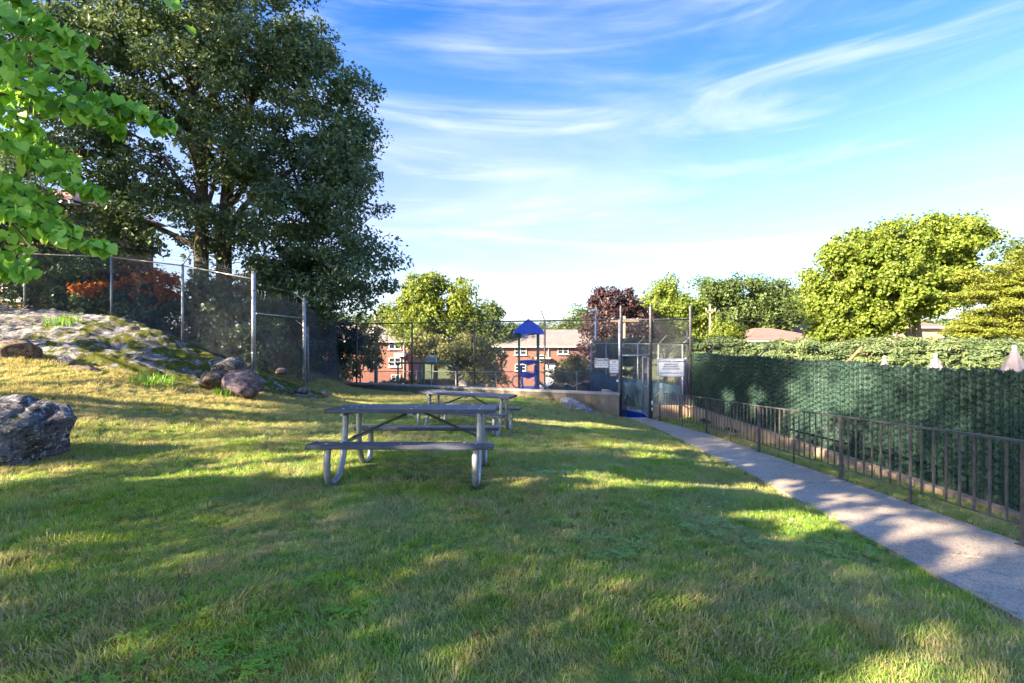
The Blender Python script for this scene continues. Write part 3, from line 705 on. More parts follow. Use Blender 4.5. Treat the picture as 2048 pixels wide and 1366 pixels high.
litter(742, 995, 4.6, .022, 'cream', 'tan leaf scrap in front of the first picnic table', .5)
litter(1210, 916, 6.4, .03, 'cream', 'pale leaf scrap on the lawn right of the tables', 1.5)
litter(753, 792, 13.0, .05, 'cream', 'tan scrap on the grass near the far wall', 1.9)

# ------------------------------------------------------------------ retaining wall with its cap
wallT = thing('retaining_wall', 'long stained concrete retaining wall with pale cap along the far end of the lawn', 'wall', (-2.2, 18.4, -0.6))
wx = [-8.2, -5.6, -2.9, -0.2, 1.5, 3.62]
wn = np.array([0.396, 1.0])/math.hypot(.396, 1)
def wall_piece(x0, x1, z0, z1, th, front):
    mb = MB(); a = np.array([x0, wall_y(x0)]) - wn*front; b2 = np.array([x1, wall_y(x1)]) - wn*front; c = b2 + wn*th; d = a + wn*th
    V = [(*p, z) for z in (z0, z1) for p in (a, b2, c, d)]
    mb.add(V, [(0,3,2,1),(4,5,6,7),(0,1,5,4),(1,2,6,5),(2,3,7,6),(3,0,4,7)]); return mb
for i in range(5): wall_piece(wx[i]+.004, wx[i+1]-.004, -1.7, -0.32, .26, .12).build('wall_panel', M['wall'], wallT)
wall_piece(-8.2, 3.63, -0.318, -0.25, .30, .14).build('cap', M['cap'], wallT)
# return of the wall beside the gate steps
mb = MB(); mb.box((3.50, 17.2, -.985), (.24, 1.7, 1.32)); mb.build('return_wall', M['wall'], wallT)
# kerb wall carrying the green fence
kerbT = thing('kerb_wall', 'low tan concrete kerb wall carrying the green slatted fence', 'wall', (6.3, 9.5, -.9))
ky = [-1.0, 2.0, 5.0, 8.0, 11.0, 13.6, 16.1]
for i in range(6):
    y0, y1 = ky[i]+.004, ky[i+1]-.004; V = []
    for z in (-1.35, -.69):
        V += [(kx(y0)-.12, y0, z), (kx(y0)+.12, y0, z), (kx(y1)+.12, y1, z), (kx(y1)-.12, y1, z)]
    mb = MB(); mb.add(V, [(0,3,2,1),(4,5,6,7),(0,1,5,4),(1,2,6,5),(2,3,7,6),(3,0,4,7)]); mb.build('kerb_block', M['kerb'], kerbT)
gw = thing('gate_wall', 'short low tan concrete wall under the gate side panel, lit orange by sun', 'wall', (5.3, 16.1, -.9))
mb = MB(); mb.box((5.36, 16.18, -1.01), (1.26, .2, .66)); mb.build('wall_block', M['kerb'], gw)
for (px, py, d, lb) in ((1405, 840, 14.6, 'far short black tube lying at the kerb wall foot'), (1452, 854, 13.0, 'near short black tube lying at the kerb wall foot')):
    c = P(px, py, d); c[0] = kx(d) - .22; c[2] = float(H(c[0], d)) + .06
    mb = MB(); mb.tube([c + (0, -.22, 0), c + (0, .22, 0)], .06, 10); o = mb.build('black_tube', M['tyre']); tag(o, lb, 'pipe', 'black tubes at the kerb wall')  # short black cylinders lying at the kerb foot
# ------------------------------------------------------------------ picnic tables
def smooth_path(pts, n=5):
    pts = [Vector(p) for p in pts]; out = []
    for i in range(len(pts)-1):
        p0 = pts[max(i-1, 0)]; p1 = pts[i]; p2 = pts[i+1]; p3 = pts[min(i+2, len(pts)-1)]
        for j in range(n):
            t = j/n; out.append(0.5*((2*p1) + (-p0+p2)*t + (2*p0-5*p1+4*p2-p3)*t*t + (-p0+3*p1-3*p2+p3)*t**3))
    out.append(pts[-1]); return out
def bev_plank(L, w, t):
    mb = MB(); e = .006; poly = [(-w/2+e, -t/2), (w/2-e, -t/2), (w/2, -t/2+e), (w/2, t/2-e), (w/2-e, t/2), (-w/2+e, t/2), (-w/2, t/2-e), (-w/2, -t/2+e)]
    mb.prism(poly, 0, -L/2, L/2); return mb
pm = bev_plank(1.83, .236, .042).mesh('plank', M['plank'])
def picnic_table(label):
    t = thing('picnic_table', label, 'picnic table', (0, 0, 0), 0, 'picnic tables on the lawn')
    for y in (-.245, 0, .245): link_mesh('top_plank', pm, t, (0, y, .739))
    for y in (-.70, .70): link_mesh('seat_plank', pm, t, (0, y, .431))
    bolt = MB(); bolt.tube([(0, 0, 0), (0, 0, .006)], .011, 8); bme = bolt.mesh('bolt', M['bolt'])
    for y in (-.70, -.245, 0, .245, .70):
        z = .452 if abs(y) > .5 else .76
        for x in (-.74, -.62, 0, .62, .74):
            link_mesh('bolt', bme, t, (x, y + (.05 if x in (-.62, .62) else -.03), z - .001))
    for s in (-1, 1):
        x = s*.735
        for q in (-1, 1):
            pts = [(x, q*.70, .405), (x, q*.715, .26), (x, q*.69, .11), (x, q*.62, .040), (x, q*.50, .028), (x, q*.37, .09), (x, q*.27, .26), (x, q*.235, .45), (x, q*.225, .70)]
            mb = MB(); mb.tube(smooth_path(pts), .034, 12); mb.build('leg', M['galv'], t, True)
        mb = MB(); mb.bar((x, -.74, .393), (x, .74, .393), .03, .03); mb.bar((x, -.34, .703), (x, .34, .703), .035, .03)
        mb.build('cross_bar', M['galv'], t, True)
        mb = MB(); mb.tube([(s*.05, 0, .712), (s*.08, 0, .695), (s*.715, 0, .42), (s*.735, 0, .405)], .014, 8); mb.build('brace', M['dark_steel'], t, True)
    mb = MB(); mb.box((0, 0, .706), (.06, .66, .02)); mb.build('cleat', M['galv'], t, True)
    return t
t1 = picnic_table('nearer slate grey picnic table with bent galvanised pipe legs on the lawn')
t1.location = (-1.09, 5.43, -.035); t1.rotation_euler = (-.055, 0, R(-.6))
t2 = copy_tree(t1); t2['label'] = 'farther slate grey picnic table standing askew behind the nearer one'
t2.location = (-.90, 9.55, -.32); t2.rotation_euler = (-.04, .035, R(-13))

# ------------------------------------------------------------------ railing beside the path
rail = thing('railing', 'dark brown metal railing with thin square balusters along the path', 'railing', (4.9, 8, -.6))
RP = [(4.40, 1.35), (4.555, 4.25), (4.845, 7.04), (4.965, 9.62), (5.16, 12.7), (4.80, 15.55)]
def rz_(y): return float(zp(y)) + .015
TH = .925
mb = MB()
for a, b in zip(RP[:-1], RP[1:]): mb.bar((a[0], a[1], rz_(a[1])+TH), (b[0], b[1], rz_(b[1])+TH), .042, .022)
mb.build('top_rail', M['rail'], rail)
mb = MB()
for a, b in zip(RP[:-1], RP[1:]): mb.bar((a[0], a[1], rz_(a[1])+.17), (b[0], b[1], rz_(b[1])+.17), .03, .014)
mb.build('bottom_rail', M['rail'], rail)
for i, (x, y) in enumerate(RP):
    mb = MB(); mb.bar((x, y, rz_(y)-.03), (x, y, rz_(y)+TH-.011), .042, .042, (0, 1, 0)); mb.build('post', M['rail'], rail)
    if i:
        mbf = MB(); mbf.box((x, y, rz_(y)+.004), (.09, .09, .012)); mbf.build('post_foot', M['rail'], rail)
for a, b in zip(RP[:-1], RP[1:]):
    nb = 16 if b[1] < 12 else 17
    for j in range(1, nb):
        t = j/nb; x = a[0]+(b[0]-a[0])*t; y = a[1]+(b[1]-a[1])*t
        g = rz_(a[1])+(rz_(b[1])-rz_(a[1]))*t; mid = j == nb//2
        mb = MB(); w = .022 if mid else .0165
        mb.bar((x, y, (float(zp(y))-.02) if mid else g+.163), (x, y, g+TH-.011), w, w, (0, 1, 0)); mb.build('baluster', M['rail'], rail)
mb = MB(); e = RP[-1]
mb.bar((e[0], e[1], rz_(e[1])+TH), (4.66, 16.4, rz_(16.4)+.42), .036, .024); mb.bar((e[0], e[1], rz_(e[1])+.17), (4.70, 15.95, rz_(16)+.0), .03, .014)
mb.build('sloping_end_rail', M['rail'], rail)

# ------------------------------------------------------------------ chain link helper
def wires(mb, A, B, za, zb, ha, hb, sp, r):
    """diagonal weave over the panel from A to B (plan points); bottoms za, zb; heights ha, hb"""
    A = np.array(A, float); B = np.array(B, float); L = np.linalg.norm(B-A); h = max(ha, hb)
    def pt(s, t):
        f = s/L; q = A + (B-A)*f; return (q[0], q[1], za + (zb-za)*f + t*((ha + (hb-ha)*f)/h))
    k = -h
    while k < L:
        s0, t0 = (k, 0) if k >= 0 else (0, -k); s1, t1 = (k+h, h) if k+h <= L else (L, L-k)
        if s1 > s0 + .01:
            a, b = pt(s0, t0), pt(s1, t1); mb.tube([a, b], r, 3, False, False)
        s0, t0 = (k, h) if k >= 0 else (0, h+k); s1, t1 = (k+h, 0) if k+h <= L else (L, k+h-L)
        if s1 > s0 + .01: mb.tube([pt(s0, t0), pt(s1, t1)], r, 3, False, False)
        k += sp
def barbed(mb, pts, r=.0022, barb=.12):
    mb.tube(pts, r, 3, False, False)
    for a, b in zip(pts[:-1], pts[1:]):
        a = np.array(a, float); b = np.array(b, float); n = int(np.linalg.norm(b-a)/barb)
        for i in range(n):
            p = a + (b-a)*(i+.5)/n; mb.tube([p+(-.0, 0, -.018), p+(.006, 0, .018)], r*1.1, 3, False, False); mb.tube([p+(-.014, .0, .012), p+(.014, 0, -.012)], r*1.1, 3, False, False)

# far fence on top of the retaining wall
ff = thing('wall_fence', 'tall dark chain link fence with barbed wire standing on the retaining wall', 'fence', (-2.2, 18.4, -.25))
FX = [-11.5, -9.1, -6.53, -3.99, -1.43, 1.17, 3.62]
FT = 2.21
def fp(x): return (x, wall_y(x) + .03)
arms = []
for i, x in enumerate(FX):
    p = fp(x); zb = -.25 if x > -8.2 else float(H(x, p[1]))-.3
    mb = MB(); mb.tube([(*p, zb), (*p, FT)], .034 if i < 6 else .05, 10); mb.build('post', M['dark_steel'] if i < 6 else M['galv'], ff)  # dark posts: the shade they stand in is put into the steel colour
    if i < 6:
        a = (p[0], p[1], FT); b = (p[0]-.13, p[1]-.02, FT+.36); arms.append((a, b))
        mb = MB(); mb.bar(a, b, .035, .02); mb.build('barb_arm', M['dark_steel'], ff)
arms.append(((3.62, fp(3.62)[1], FT), (3.62, fp(3.62)[1], FT+.30)))
mb = MB(); mb.tube([(*fp(FX[0]), FT), (*fp(3.62), FT)], .024, 8); mb.build('top_rail', M['dark_steel'], ff)
mb = MB()
for i in range(len(FX)-1): wires(mb, fp(FX[i]), fp(FX[i+1]), -.24, -.24, FT+.22, FT+.22, .078, .0030)
mb.build('chain_link_mesh', M['wire'], ff)
for f in (.35, .68, 1.0):
    mb = MB(); barbed(mb, [tuple(np.array(a)+(np.array(b)-np.array(a))*f) for a, b in arms]); mb.build('barbed_wire', M['wire'], ff)

# left fence climbing the ledge
lf = thing('ledge_fence', 'galvanised chain link fence climbing behind the mossy ledge on the left', 'fence', (-10, 13.8, 1.3))
LP = [(-21.5, 15.4, 2.4, 4.42), (-18.4, 15.4, 2.4, 4.42), (-15.58, 15.3, 2.45, 4.31), (-12.39, 14.8, 2.1, 4.10), (-9.5, 13.8, 1.35, 3.68), (-6.75, 12.5, .80, 3.28)]
for i, (x, y, zb, zt) in enumerate(LP):
    last = i == 5; t = zt if last else zt
    mb = MB(); mb.tube([(x, y, zb-.4), (x, y, t)], .052 if last else .034, 12); mb.build('post', M['galv'], lf)
    mb = MB(); mb.tube([(x, y, t), (x, y, t+.03)], [.058 if last else .040, .02], 12); mb.build('post_cap', M['galv'], lf)
    if last:
        for zz in (.35, .9, 1.45, 2.0): 
            mb = MB(); mb.tube([(x, y, zb+zz), (x, y, zb+zz+.03)], .060, 12); mb.build('tension_band', M['galv'], lf)
def la(i, f): 
    x, y, zb, zt = LP[i]; return (x + .26*f, y - .05*f, zt + .30*f)
for i in range(5):
    mb = MB(); mb.bar(la(i, 0), la(i, 1), .035, .02); mb.build('barb_arm', M['galv'], lf)
for i in range(5):
    a, b = LP[i], LP[i+1]; top = (0.0, 0.0) if i < 4 else (0, -.16)
    mb = MB(); mb.tube([(a[0], a[1], a[3]-.02), (b[0], b[1], b[3]-.02+top[1])], .021, 8); mb.build('top_rail', M['galv'], lf)
mb = MB()
for i in range(5):
    a, b = LP[i], LP[i+1]; wires(mb, a[:2], b[:2], a[2]-.1, b[2]-.1, a[3]-a[2]+.08, b[3]-b[2]+(.08 if i < 4 else -.08), .075, .0028)
mb.build('chain_link_mesh', M['wire'], lf)
for f in (.35, .7, 1.0):
    mb = MB(); barbed(mb, [la(i, f) for i in range(5)] + [(-6.9, 12.45, 3.12 + .08*f)], .0024); mb.build('barbed_wire', M['wire'], lf)
mb = MB(); r_ = np.random.default_rng(5); pts = []
for i in range(150):
    t = i/149; a = i*.62; x = -9.2 + t*2.5; y = 13.7 - 1.2*t; z = 3.86 - .62*t; q = .09+.03*math.sin(i)
    pts.append((x + q*math.cos(a)*.5, y + q*math.cos(a)*.5, z + q*math.sin(a)))
mb.tube(pts, .0025, 3, False, False); mb.build('coiled_barbed_wire', M['wire'], lf)
mb = MB(); mb.bar((-9.6, 13.75, 1.42), (-6.95, 12.75, .83), .08, .07); mb.build('bottom_timber', M['dark_steel'], lf)

# stepped lower section to the second heavy post
sf = thing('stepped_fence', 'lower stepped chain link section between the two heavy galvanised posts', 'fence', (-6.65, 14, .4))
A2, B2, C2 = (-6.75, 12.62), (-6.60, 15.2), (-7.3, 20.2)
mb = MB(); mb.tube([(*B2, 0), (*B2, 2.80)], .055, 12); mb.build('post', M['galv'], sf)
mb = MB(); mb.tube([(*B2, 2.80), (*B2, 2.85)], [.06, .02], 12); mb.build('post_cap', M['galv'], sf)
for zz in (.9, 1.5, 2.1): 
    mb = MB(); mb.tube([(*B2, zz), (*B2, zz+.03)], .063, 12); mb.build('tension_band', M['galv'], sf)
mb = MB(); mb.tube([(*A2, 2.21), (*B2, 2.21)], .020, 8); mb.build('mid_rail', M['galv'], sf)
mb = MB(); wires(mb, A2, B2, .75, .25, 2.0, 2.4, .075, .0028); wires(mb, B2, C2, .2, -.3, 2.4, 2.5, .075, .0028); mb.build('chain_link_mesh', M['wire'], sf)
mb = MB(); mb.bar((*B2, 2.75), (B2[0]-.30, B2[1]-.1, 3.05), .035, .02); mb.bar((*B2, 1.95), (B2[0]-.26, B2[1]-.05, 2.15), .03, .02); mb.build('barb_arm', M['galv'], sf)
mb = MB(); barbed(mb, [(-6.75, 12.6, 3.0), (-6.85, 15.1, 3.0)]); pts = []
for i in range(120):
    t = i/119; a = i*.7; pts.append((-6.78 - .05*t + .12*math.cos(a)*.4, 12.7 + 2.4*t, 2.72 - .0*t + .13*math.sin(a)))
mb.tube(pts, .0025, 3, False, False); mb.build('barbed_wire', M['wire'], sf)
mb = MB(); mb.tube([(-6.72, 15.75, -.2), (-6.72, 15.75, 1.95)], .03, 10); mb.build('brace_post', M['galv'], sf)

# ------------------------------------------------------------------ gate
GY_ = 16.1
gt = thing('entrance_gate', 'tall chain link gate with open leaf where the path ends at steps', 'gate', (4.2, GY_, -1.15))
for x, r in ((3.66, .045), (4.66, .048), (6.0, .045)):
    mb = MB(); mb.tube([(x, GY_, -1.35), (x, GY_, 2.64), (x, GY_, 2.70)], [r, r, r*.4], 12); mb.build('post', M['dark_steel'], gt)
mb = MB(); mb.tube([(5.90, GY_+.02, -.65), (5.90, GY_+.02, 1.86)], .030, 10); mb.build('inner_post', M['dark_steel'], gt)
for nm, x0, x1, z, r in (('top_rail', 3.66, 6.0, 2.21, .026), ('middle_rail', 4.66, 5.98, 1.40, .02), ('lintel_rail', 3.66, 4.66, 1.00, .028)):
    mb = MB(); mb.tube([(x0, GY_, z), (x1, GY_, z)], r, 8); mb.build(nm, M['galv'] if nm == 'lintel_rail' else M['dark_steel'], gt)
mb = MB(); wires(mb, (4.70, GY_), (5.96, GY_), -.66, -.66, 2.87, 2.87, .07, .0033); wires(mb, (3.70, GY_), (4.62, GY_), 1.0, 1.0, 1.21, 1.21, .07, .003)
mb.build('chain_link_mesh', M['wire'], gt)
lv = MB(); p0, p1 = (4.60, GY_+.06), (4.66, 17.05)
for p in (p0, p1): lv.tube([(*p, -1.10), (*p, .93)], .024, 8)
for z in (-1.06, -.08, .92): lv.tube([(*p0, z), (*p1, z)], .022, 8)
lo = lv.build('gate_leaf', M['galv'], gt)
mb = MB(); wires(mb, p0, p1, -1.06, -1.06, 1.98, 1.98, .07, .003); mb.build('leaf_mesh', M['wire'], lo)
mb = MB(); mb.box((4.70, GY_-.05, -.58), (.05, .04, .13)); mb.build('latch', M['white'], gt)
mb = MB(); mb.box((4.70, GY_-.05, -.80), (.045, .04, .09)); mb.build('hinge', M['white'], gt)
mb = MB(); mb.box((4.64, GY_-.05, .84), (.09, .05, .06)); mb.build('hinge', M['dark_steel'], gt)

def text_mesh(name, body, size, mat, loc, parent, sx=1.0, bold=.0):
    cu = bpy.data.curves.new(name, 'FONT'); cu.body = body; cu.size = size; cu.align_x = 'CENTER'; cu.align_y = 'CENTER'; cu.extrude = .0006; cu.offset = bold
    o = bpy.data.objects.new(name, cu); C.objects.link(o)
    bpy.context.view_layer.update()
    me = bpy.data.meshes.new_from_object(o.evaluated_get(bpy.context.evaluated_depsgraph_get()))
    C.objects.unlink(o); bpy.data.objects.remove(o); me.materials.clear(); me.materials.append(mat)
    q = link_mesh(name, me, parent, loc); q.rotation_euler = (R(90), 0, 0); q.scale = (sx, 1, 1); return q
def rounded(w, h, r):
    pts = []
    for cx, cz, a0 in ((w/2-r, -h/2+r, -90), (w/2-r, h/2-r, 0), (-w/2+r, h/2-r, 90), (-w/2+r, -h/2+r, 180)):
        for i in range(5): a = R(a0+i*22.5); pts.append((cx+r*math.cos(a), cz+r*math.sin(a)))
    return pts
def sign(label, cx, cy, cz, w, h, lines, rim=True, board='sign', r=.03):
    s = thing('sign', label, 'sign', (cx, cy, cz), 0)
    mb = MB(); mb.prism(rounded(w, h, r), 1, -.004, .004); mb.build('sign_board', M[board], s, True)
    if rim:
        V = [(x, -.0065, z) for x, z in rounded(w-.02, h-.02, r*.8)] + [(x, -.0065, z) for x, z in rounded(w-.05, h-.05, r*.6)]; n = len(V)//2
        mb = MB(); mb.add(V, [(i, (i+1) % n, n+(i+1) % n, n+i) for i in range(n)]); mb.build('sign_border', M['sign_edge'], s, True)
    for (t, z, sz, sx) in lines: text_mesh('lettering', t, sz, M['black'], (0, -.0075, z), s, sx, sz*.022)
    for q in (-1, 1):
        mb = MB(); mb.box((q*w*.38, .02, h*.40), (.02, .03, .02)); mb.build('clip', M['galv'], s, True)
    return s
sign('white notice board reading WESTGATE PARK CONDOMINIUM on the panel beside the gate', 5.33, GY_-.06, .595, .88, .60,
     [('WESTGATE PARK CONDOMINIUM', .205, .066, .86), ('RESIDENTS ONLY', .105, .066, .9), ('PRIVATE PROPERTY', .030, .066, .9), ('NO DOGS ALLOWED', -.045, .066, .9), ('HOURS OF OPERATION: 8 AM UNTIL DUSK', -.185, .044, .92)])
def on_wall(px): 
    u_ = (px-1024)/FPX; y = 17.53/(1+.396*u_); return u_*(y-.10), y-.10
x, y = on_wall(1203.5); s1 = sign('white sign reading DANGER NO PLAYING ON ROCKS on the far fence', x, y, CZ-(726-683)/FPX*y, .45, .31,
     [('DANGER', .085, .105, .95), ('NO PLAYING', -.01, .07, 1.0), ('ON ROCKS', -.085, .07, 1.05)], True, r=.012)
x, y = on_wall(1228); s2 = sign('white portrait sign headed NO in bold, about trespassing, beside the gate post', x, y, CZ-(733-683)/FPX*y, .31, .45,
     [('NO', .15, .085, 1.0), ('TRESPASSING', .075, .044, .95), ('VIOLATORS', .01, .047, 1.0), ('WILL BE', -.06, .047, 1.0), ('PROSECUTED', -.13, .044, 1.0)], True, r=.03)
for q in (s1, s2): q.rotation_euler = (0, 0, -math.atan(.396)*.6)
x, y = on_wall(1227); s = thing('plate', 'small blank orange tan plate hung below the trespassing sign', 'plate', (x, y, CZ-(750-683)/FPX*y)); mb = MB(); mb.prism(rounded(.21, .075, .008), 1, -.004, .004); mb.build('board', M['tan'], s, True)
x, y = on_wall(1234.5); s = thing('padlock', 'round white padlock hanging by the left gate post', 'padlock', (x, y-.03, CZ-(762-683)/FPX*y)); mb = MB(); mb.tube([(0, -.02, 0), (0, .02, 0)], .036, 12); mb.build('lock_body', M['white'], s, True)
mb = MB(); mb.tube([(math.cos(a)*.018, 0, .03+math.sin(a)*.03) for a in np.linspace(0, math.pi, 8)], .006, 6); mb.build('shackle', M['white'], s, True)
sign('tiny white notice hung low on the mesh panel right of the gate', 5.0, GY_-.05, CZ-(770.5-683)/FPX*GY_, .10, .17, [], False, r=.01)

# inner court fence with green windscreen seen through the gate
cf = thing('court_fence', 'chain link court fence with teal windscreen cloth seen through the gate', 'fence', (5.6, 20, -1.4))
Q0, Q1 = np.array([4.3, 26.0]), np.array([6.45, 18.1])
QP = [Q0 + (Q1-Q0)*t for t in (0, .22, .42, .60, .80, 1.0)]
M['screen'] = pmat('windscreen_cloth', (0.038, 0.078, 0.095), 0.8, 0, 0.35, 5, 0.4, 40)
for q in QP:
    mb = MB(); mb.tube([(*q, -1.6), (*q, 1.38)], .03, 8); mb.build('post', M['galv'], cf)
    mb = MB(); mb.bar((*q, 1.36), (q[0]+.30, q[1]-.1, 1.72), .035, .02); mb.build('barb_arm', M['galv'], cf)
mb = MB(); mb.tube([(*Q0, 1.37), (*Q1, 1.37)], .022, 8); mb.build('top_rail', M['galv'], cf)
mb = MB(); wires(mb, Q0, Q1, -.2, -.2, 1.57, 1.57, .08, .0035); mb.build('chain_link_mesh', M['wire'], cf)
for a, b in zip(QP[:-1], QP[1:]):
    n_ = 10; V = []; F = []
    for i in range(n_+1):
        t = i/n_; q = a + (b-a)*t; sag = -.03*math.sin(t*math.pi); bul = .03*math.sin(t*9)
        V += [(q[0]-.04, q[1]-.02, -1.45), (q[0]-.05+bul, q[1]-.03, -.8), (q[0]-.04, q[1]-.02, -.18+sag)]
        if i < n_: c_ = i*3; F += [(c_, c_+3, c_+4, c_+1), (c_+1, c_+4, c_+5, c_+2)]
    mb = MB(); mb.add(V, F, True); o = mb.build('windscreen', M['screen'], cf)
    sm = o.modifiers.new('thickness', 'SOLIDIFY'); sm.thickness = .006
bw = thing('blue_wall', 'low bright blue painted wall with notched white top behind the gate opening', 'wall', (4.2, 17.6, -1.4))
mb = MB(); V = [(3.72, 17.9, -1.5), (4.80, 16.9, -1.5), (4.80, 16.9, -1.12), (3.72, 17.9, -.98)]; V += [(a+.05, b+.06, c) for a, b, c in V]
mb.add(V, [(0,1,2,3),(4,7,6,5),(3,2,6,7),(0,3,7,4),(1,5,6,2),(0,4,5,1)]); mb.build('wall_face', M['blue'], bw)
mb = MB(); mb.bar((3.72, 17.88, -.95), (4.80, 16.88, -1.09), .09, .05); mb.build('white_coping', M['cap'], bw)
for i in range(7):
    t = i/13; mb = MB(); mb.box((3.74+1.06*t, 17.86-.98*t, -.90-.14*t), (.035, .05, .06)); mb.build('notch', M['white'], bw)
sh = thing('stair_rail', 'short black stair handrail with balusters going down inside the gate', 'railing', (3.95, 16.9, -1.2))
mb = MB(); mb.tube([(3.76, 16.35, -.80), (4.12, 17.3, -.42), (4.24, 17.35, -.55)], .018, 6); mb.build('handrail', M['rail'], sh)
for i in range(6):
    t = i/5; x = 3.80+.34*t; y = 16.45+.85*t; mb = MB(); mb.bar((x, y, -1.45), (x, y, -.78+.34*t), .014, .014, (0, 1, 0)); mb.build('baluster', M['rail'], sh)
st = thing('gate_steps', 'concrete steps descending behind the gate at the end of the path', 'steps', (4.15, 16.5, -1.4))
for i in range(3):
    mb = MB(); mb.box((4.17, 16.28+.3*i, -1.24-.1*i), (.92, .3-.004, .2)); mb.build('step', M['path'], st)

# ------------------------------------------------------------------ green slatted fence
gf = thing('slatted_fence', 'long dark green bristle slatted privacy fence along the pool on the right', 'fence', (6.3, 9.5, -.69))
M['slat'] = leaf_mat('green_bristle_plastic', (0.019, 0.048, 0.039), (0.040, 0.084, 0.067), (0.14, 0.20, 0.155), 0.10, (0.08, 0.22, 0.15), 0.45, 1.5)
def slat_mesh(phase, seed, thin):      # phase shifts the tufts of one slat against its neighbour
    r = np.random.default_rng(seed); V = []; F = []; A = []
    nz = 118; Ht = 1.74
    for i in range(nz):
        z = Ht*(i+.5)/nz; q = .5+.5*math.cos((z/.105 + phase)*2*math.pi); rad = (.022 + .045*q)
        m_ = 12 if not (thin and .30 < z < .95) else 9
        for j in range(m_):
            a = r.uniform(0, 6.283); L = rad*r.uniform(.75, 1.15); w = .0085*r.uniform(.7, 1.3); dz = r.uniform(.004, .022)
            ca, sa = math.cos(a), math.sin(a); b_ = len(V)
            V += [(0, 0, z), (ca*L*.62-sa*w*.6, sa*L*.62+ca*w*.6, z+dz*.5+w*.8), (ca*L, sa*L, z+dz), (ca*L*.62+sa*w*.6, sa*L*.62-ca*w*.6, z+dz*.5-w*.8)]
            F += [(b_, b_+1, b_+2), (b_, b_+2, b_+3)]; A += [r.uniform()]*4
    b_ = len(V); c = .019
    V += [(-c, -c, 0), (c, -c, 0), (c, c, 0), (-c, c, 0), (-c, -c, Ht-.01), (c, -c, Ht-.01), (c, c, Ht-.01), (-c, c, Ht-.01)]; A += [.3]*8
    for q in ((0,1,5,4),(1,2,6,5),(2,3,7,6),(3,0,4,7)): F += [(b_+q[0], b_+q[1], b_+q[2]), (b_+q[0], b_+q[2], b_+q[3])]
    return np_mesh('slat', V, F, M['slat'], False, {'rnd': A})
sl = [[slat_mesh(.25*p, 300+7*s+p, s > 0) for s in range(2)] for p in range(4)]
n_s = 0; y = 2.6
while y < 16.1:
    me = sl[(n_s % 4) if (n_s//17) % 3 else (n_s*n_s*5//3) % 4][(n_s*7) % 2 if y < 9 else 0]
    o = link_mesh('slat', me, gf, (kx(y)-6.3, y-9.5, 0.02)); o.rotation_euler = (0, 0, (n_s*2.4) % 6.28)
    o.scale = (1, 1, 1 + .012*math.sin(n_s*1.7) + .012*math.sin(n_s*.13)); n_s += 1; y += .059
print('slats', n_s)
for i, y in enumerate((3.05, 6.1, 9.15, 12.2, 15.2)):
    mb = MB(); mb.tube([(kx(y)+.07, y, -.75), (kx(y)+.07, y, 1.06)], .03, 8); mb.build('post', M['dark_steel'], gf)
    mb = MB(); mb.bar((kx(y)+.05, y, 1.03), (kx(y)+.34, y-.05, 1.36), .04, .025); mb.build('barb_arm', M['tan'] if i == 2 else M['dark_steel'], gf)
mb = MB(); mb.tube([(kx(2.4)+.045, 2.4, 1.02), (kx(16)+.045, 16, 1.02)], .018, 8); mb.tube([(kx(2.4)+.045, 2.4, -.62), (kx(16)+.045, 16, -.62)], .006, 6); mb.build('rail', M['dark_steel'], gf)
mb = MB(); barbed(mb, [(kx(3)+.3, 3, 1.32), (kx(16)+.3, 16, 1.32)], .0016, .2); mb.build('barbed_wire', M['wire'], gf)

# closed umbrellas by the pool
def closed_umbrella(x, y, zt, label, mat, r=.20, h=1.7, pole=True):
    u_ = thing('closed_umbrella', label, 'umbrella', (x, y, -.75), 0, 'closed umbrellas by the pool')
    V = []; F = []; n = 24; prof = [(0, .03), (.06, .05), (.35, .16), (.9, .24), (1.35, r), (h, r*1.1)]
    for d, rr in prof:
        for k_ in range(n):
            a = 2*math.pi*k_/n; q = rr*(1+.22*math.cos(a*6)*min(1, d*2)); V.append((q*math.cos(a), q*math.sin(a), zt+.75-d))
    for i in range(len(prof)-1):
        for k_ in range(n): F.append((i*n+k_, (i+1)*n+k_, (i+1)*n+(k_+1) % n, i*n+(k_+1) % n))
    F.append(tuple(range(n))); mb = MB(); mb.add(V, F, True); mb.build('canopy', mat, u_, True)
    mb = MB(); mb.tube([(0, 0, 0), (0, 0, zt+.74)], .022, 8); mb.build('pole', M['white'], u_, True)
    mb = MB(); mb.tube([(0, 0, zt+.74), (0, 0, zt+.80), (0, 0, zt+.82)], [.03, .035, .01], 10); mb.build('finial', M['white'], u_, True)
    mb = MB(); mb.tube([(0, 0, 0), (0, 0, .06)], .24, 16); mb.build('base', M['dark_steel'], u_, True)
closed_umbrella(8.95, 11.5, 1.06, 'leftmost closed beige umbrella tip above the green fence', M['canvas'])
closed_umbrella(8.85, 10.0, 1.16, 'middle closed beige umbrella tip above the green fence', M['canvas'])
closed_umbrella(8.4, 8.0, 1.34, 'closed beige umbrella at the right photo edge above the green fence', M['canvas'], .24)
closed_umbrella(6.75, 18.6, .78, 'big closed navy blue umbrella behind the gate side panel', M['navy'], .46, 1.55)
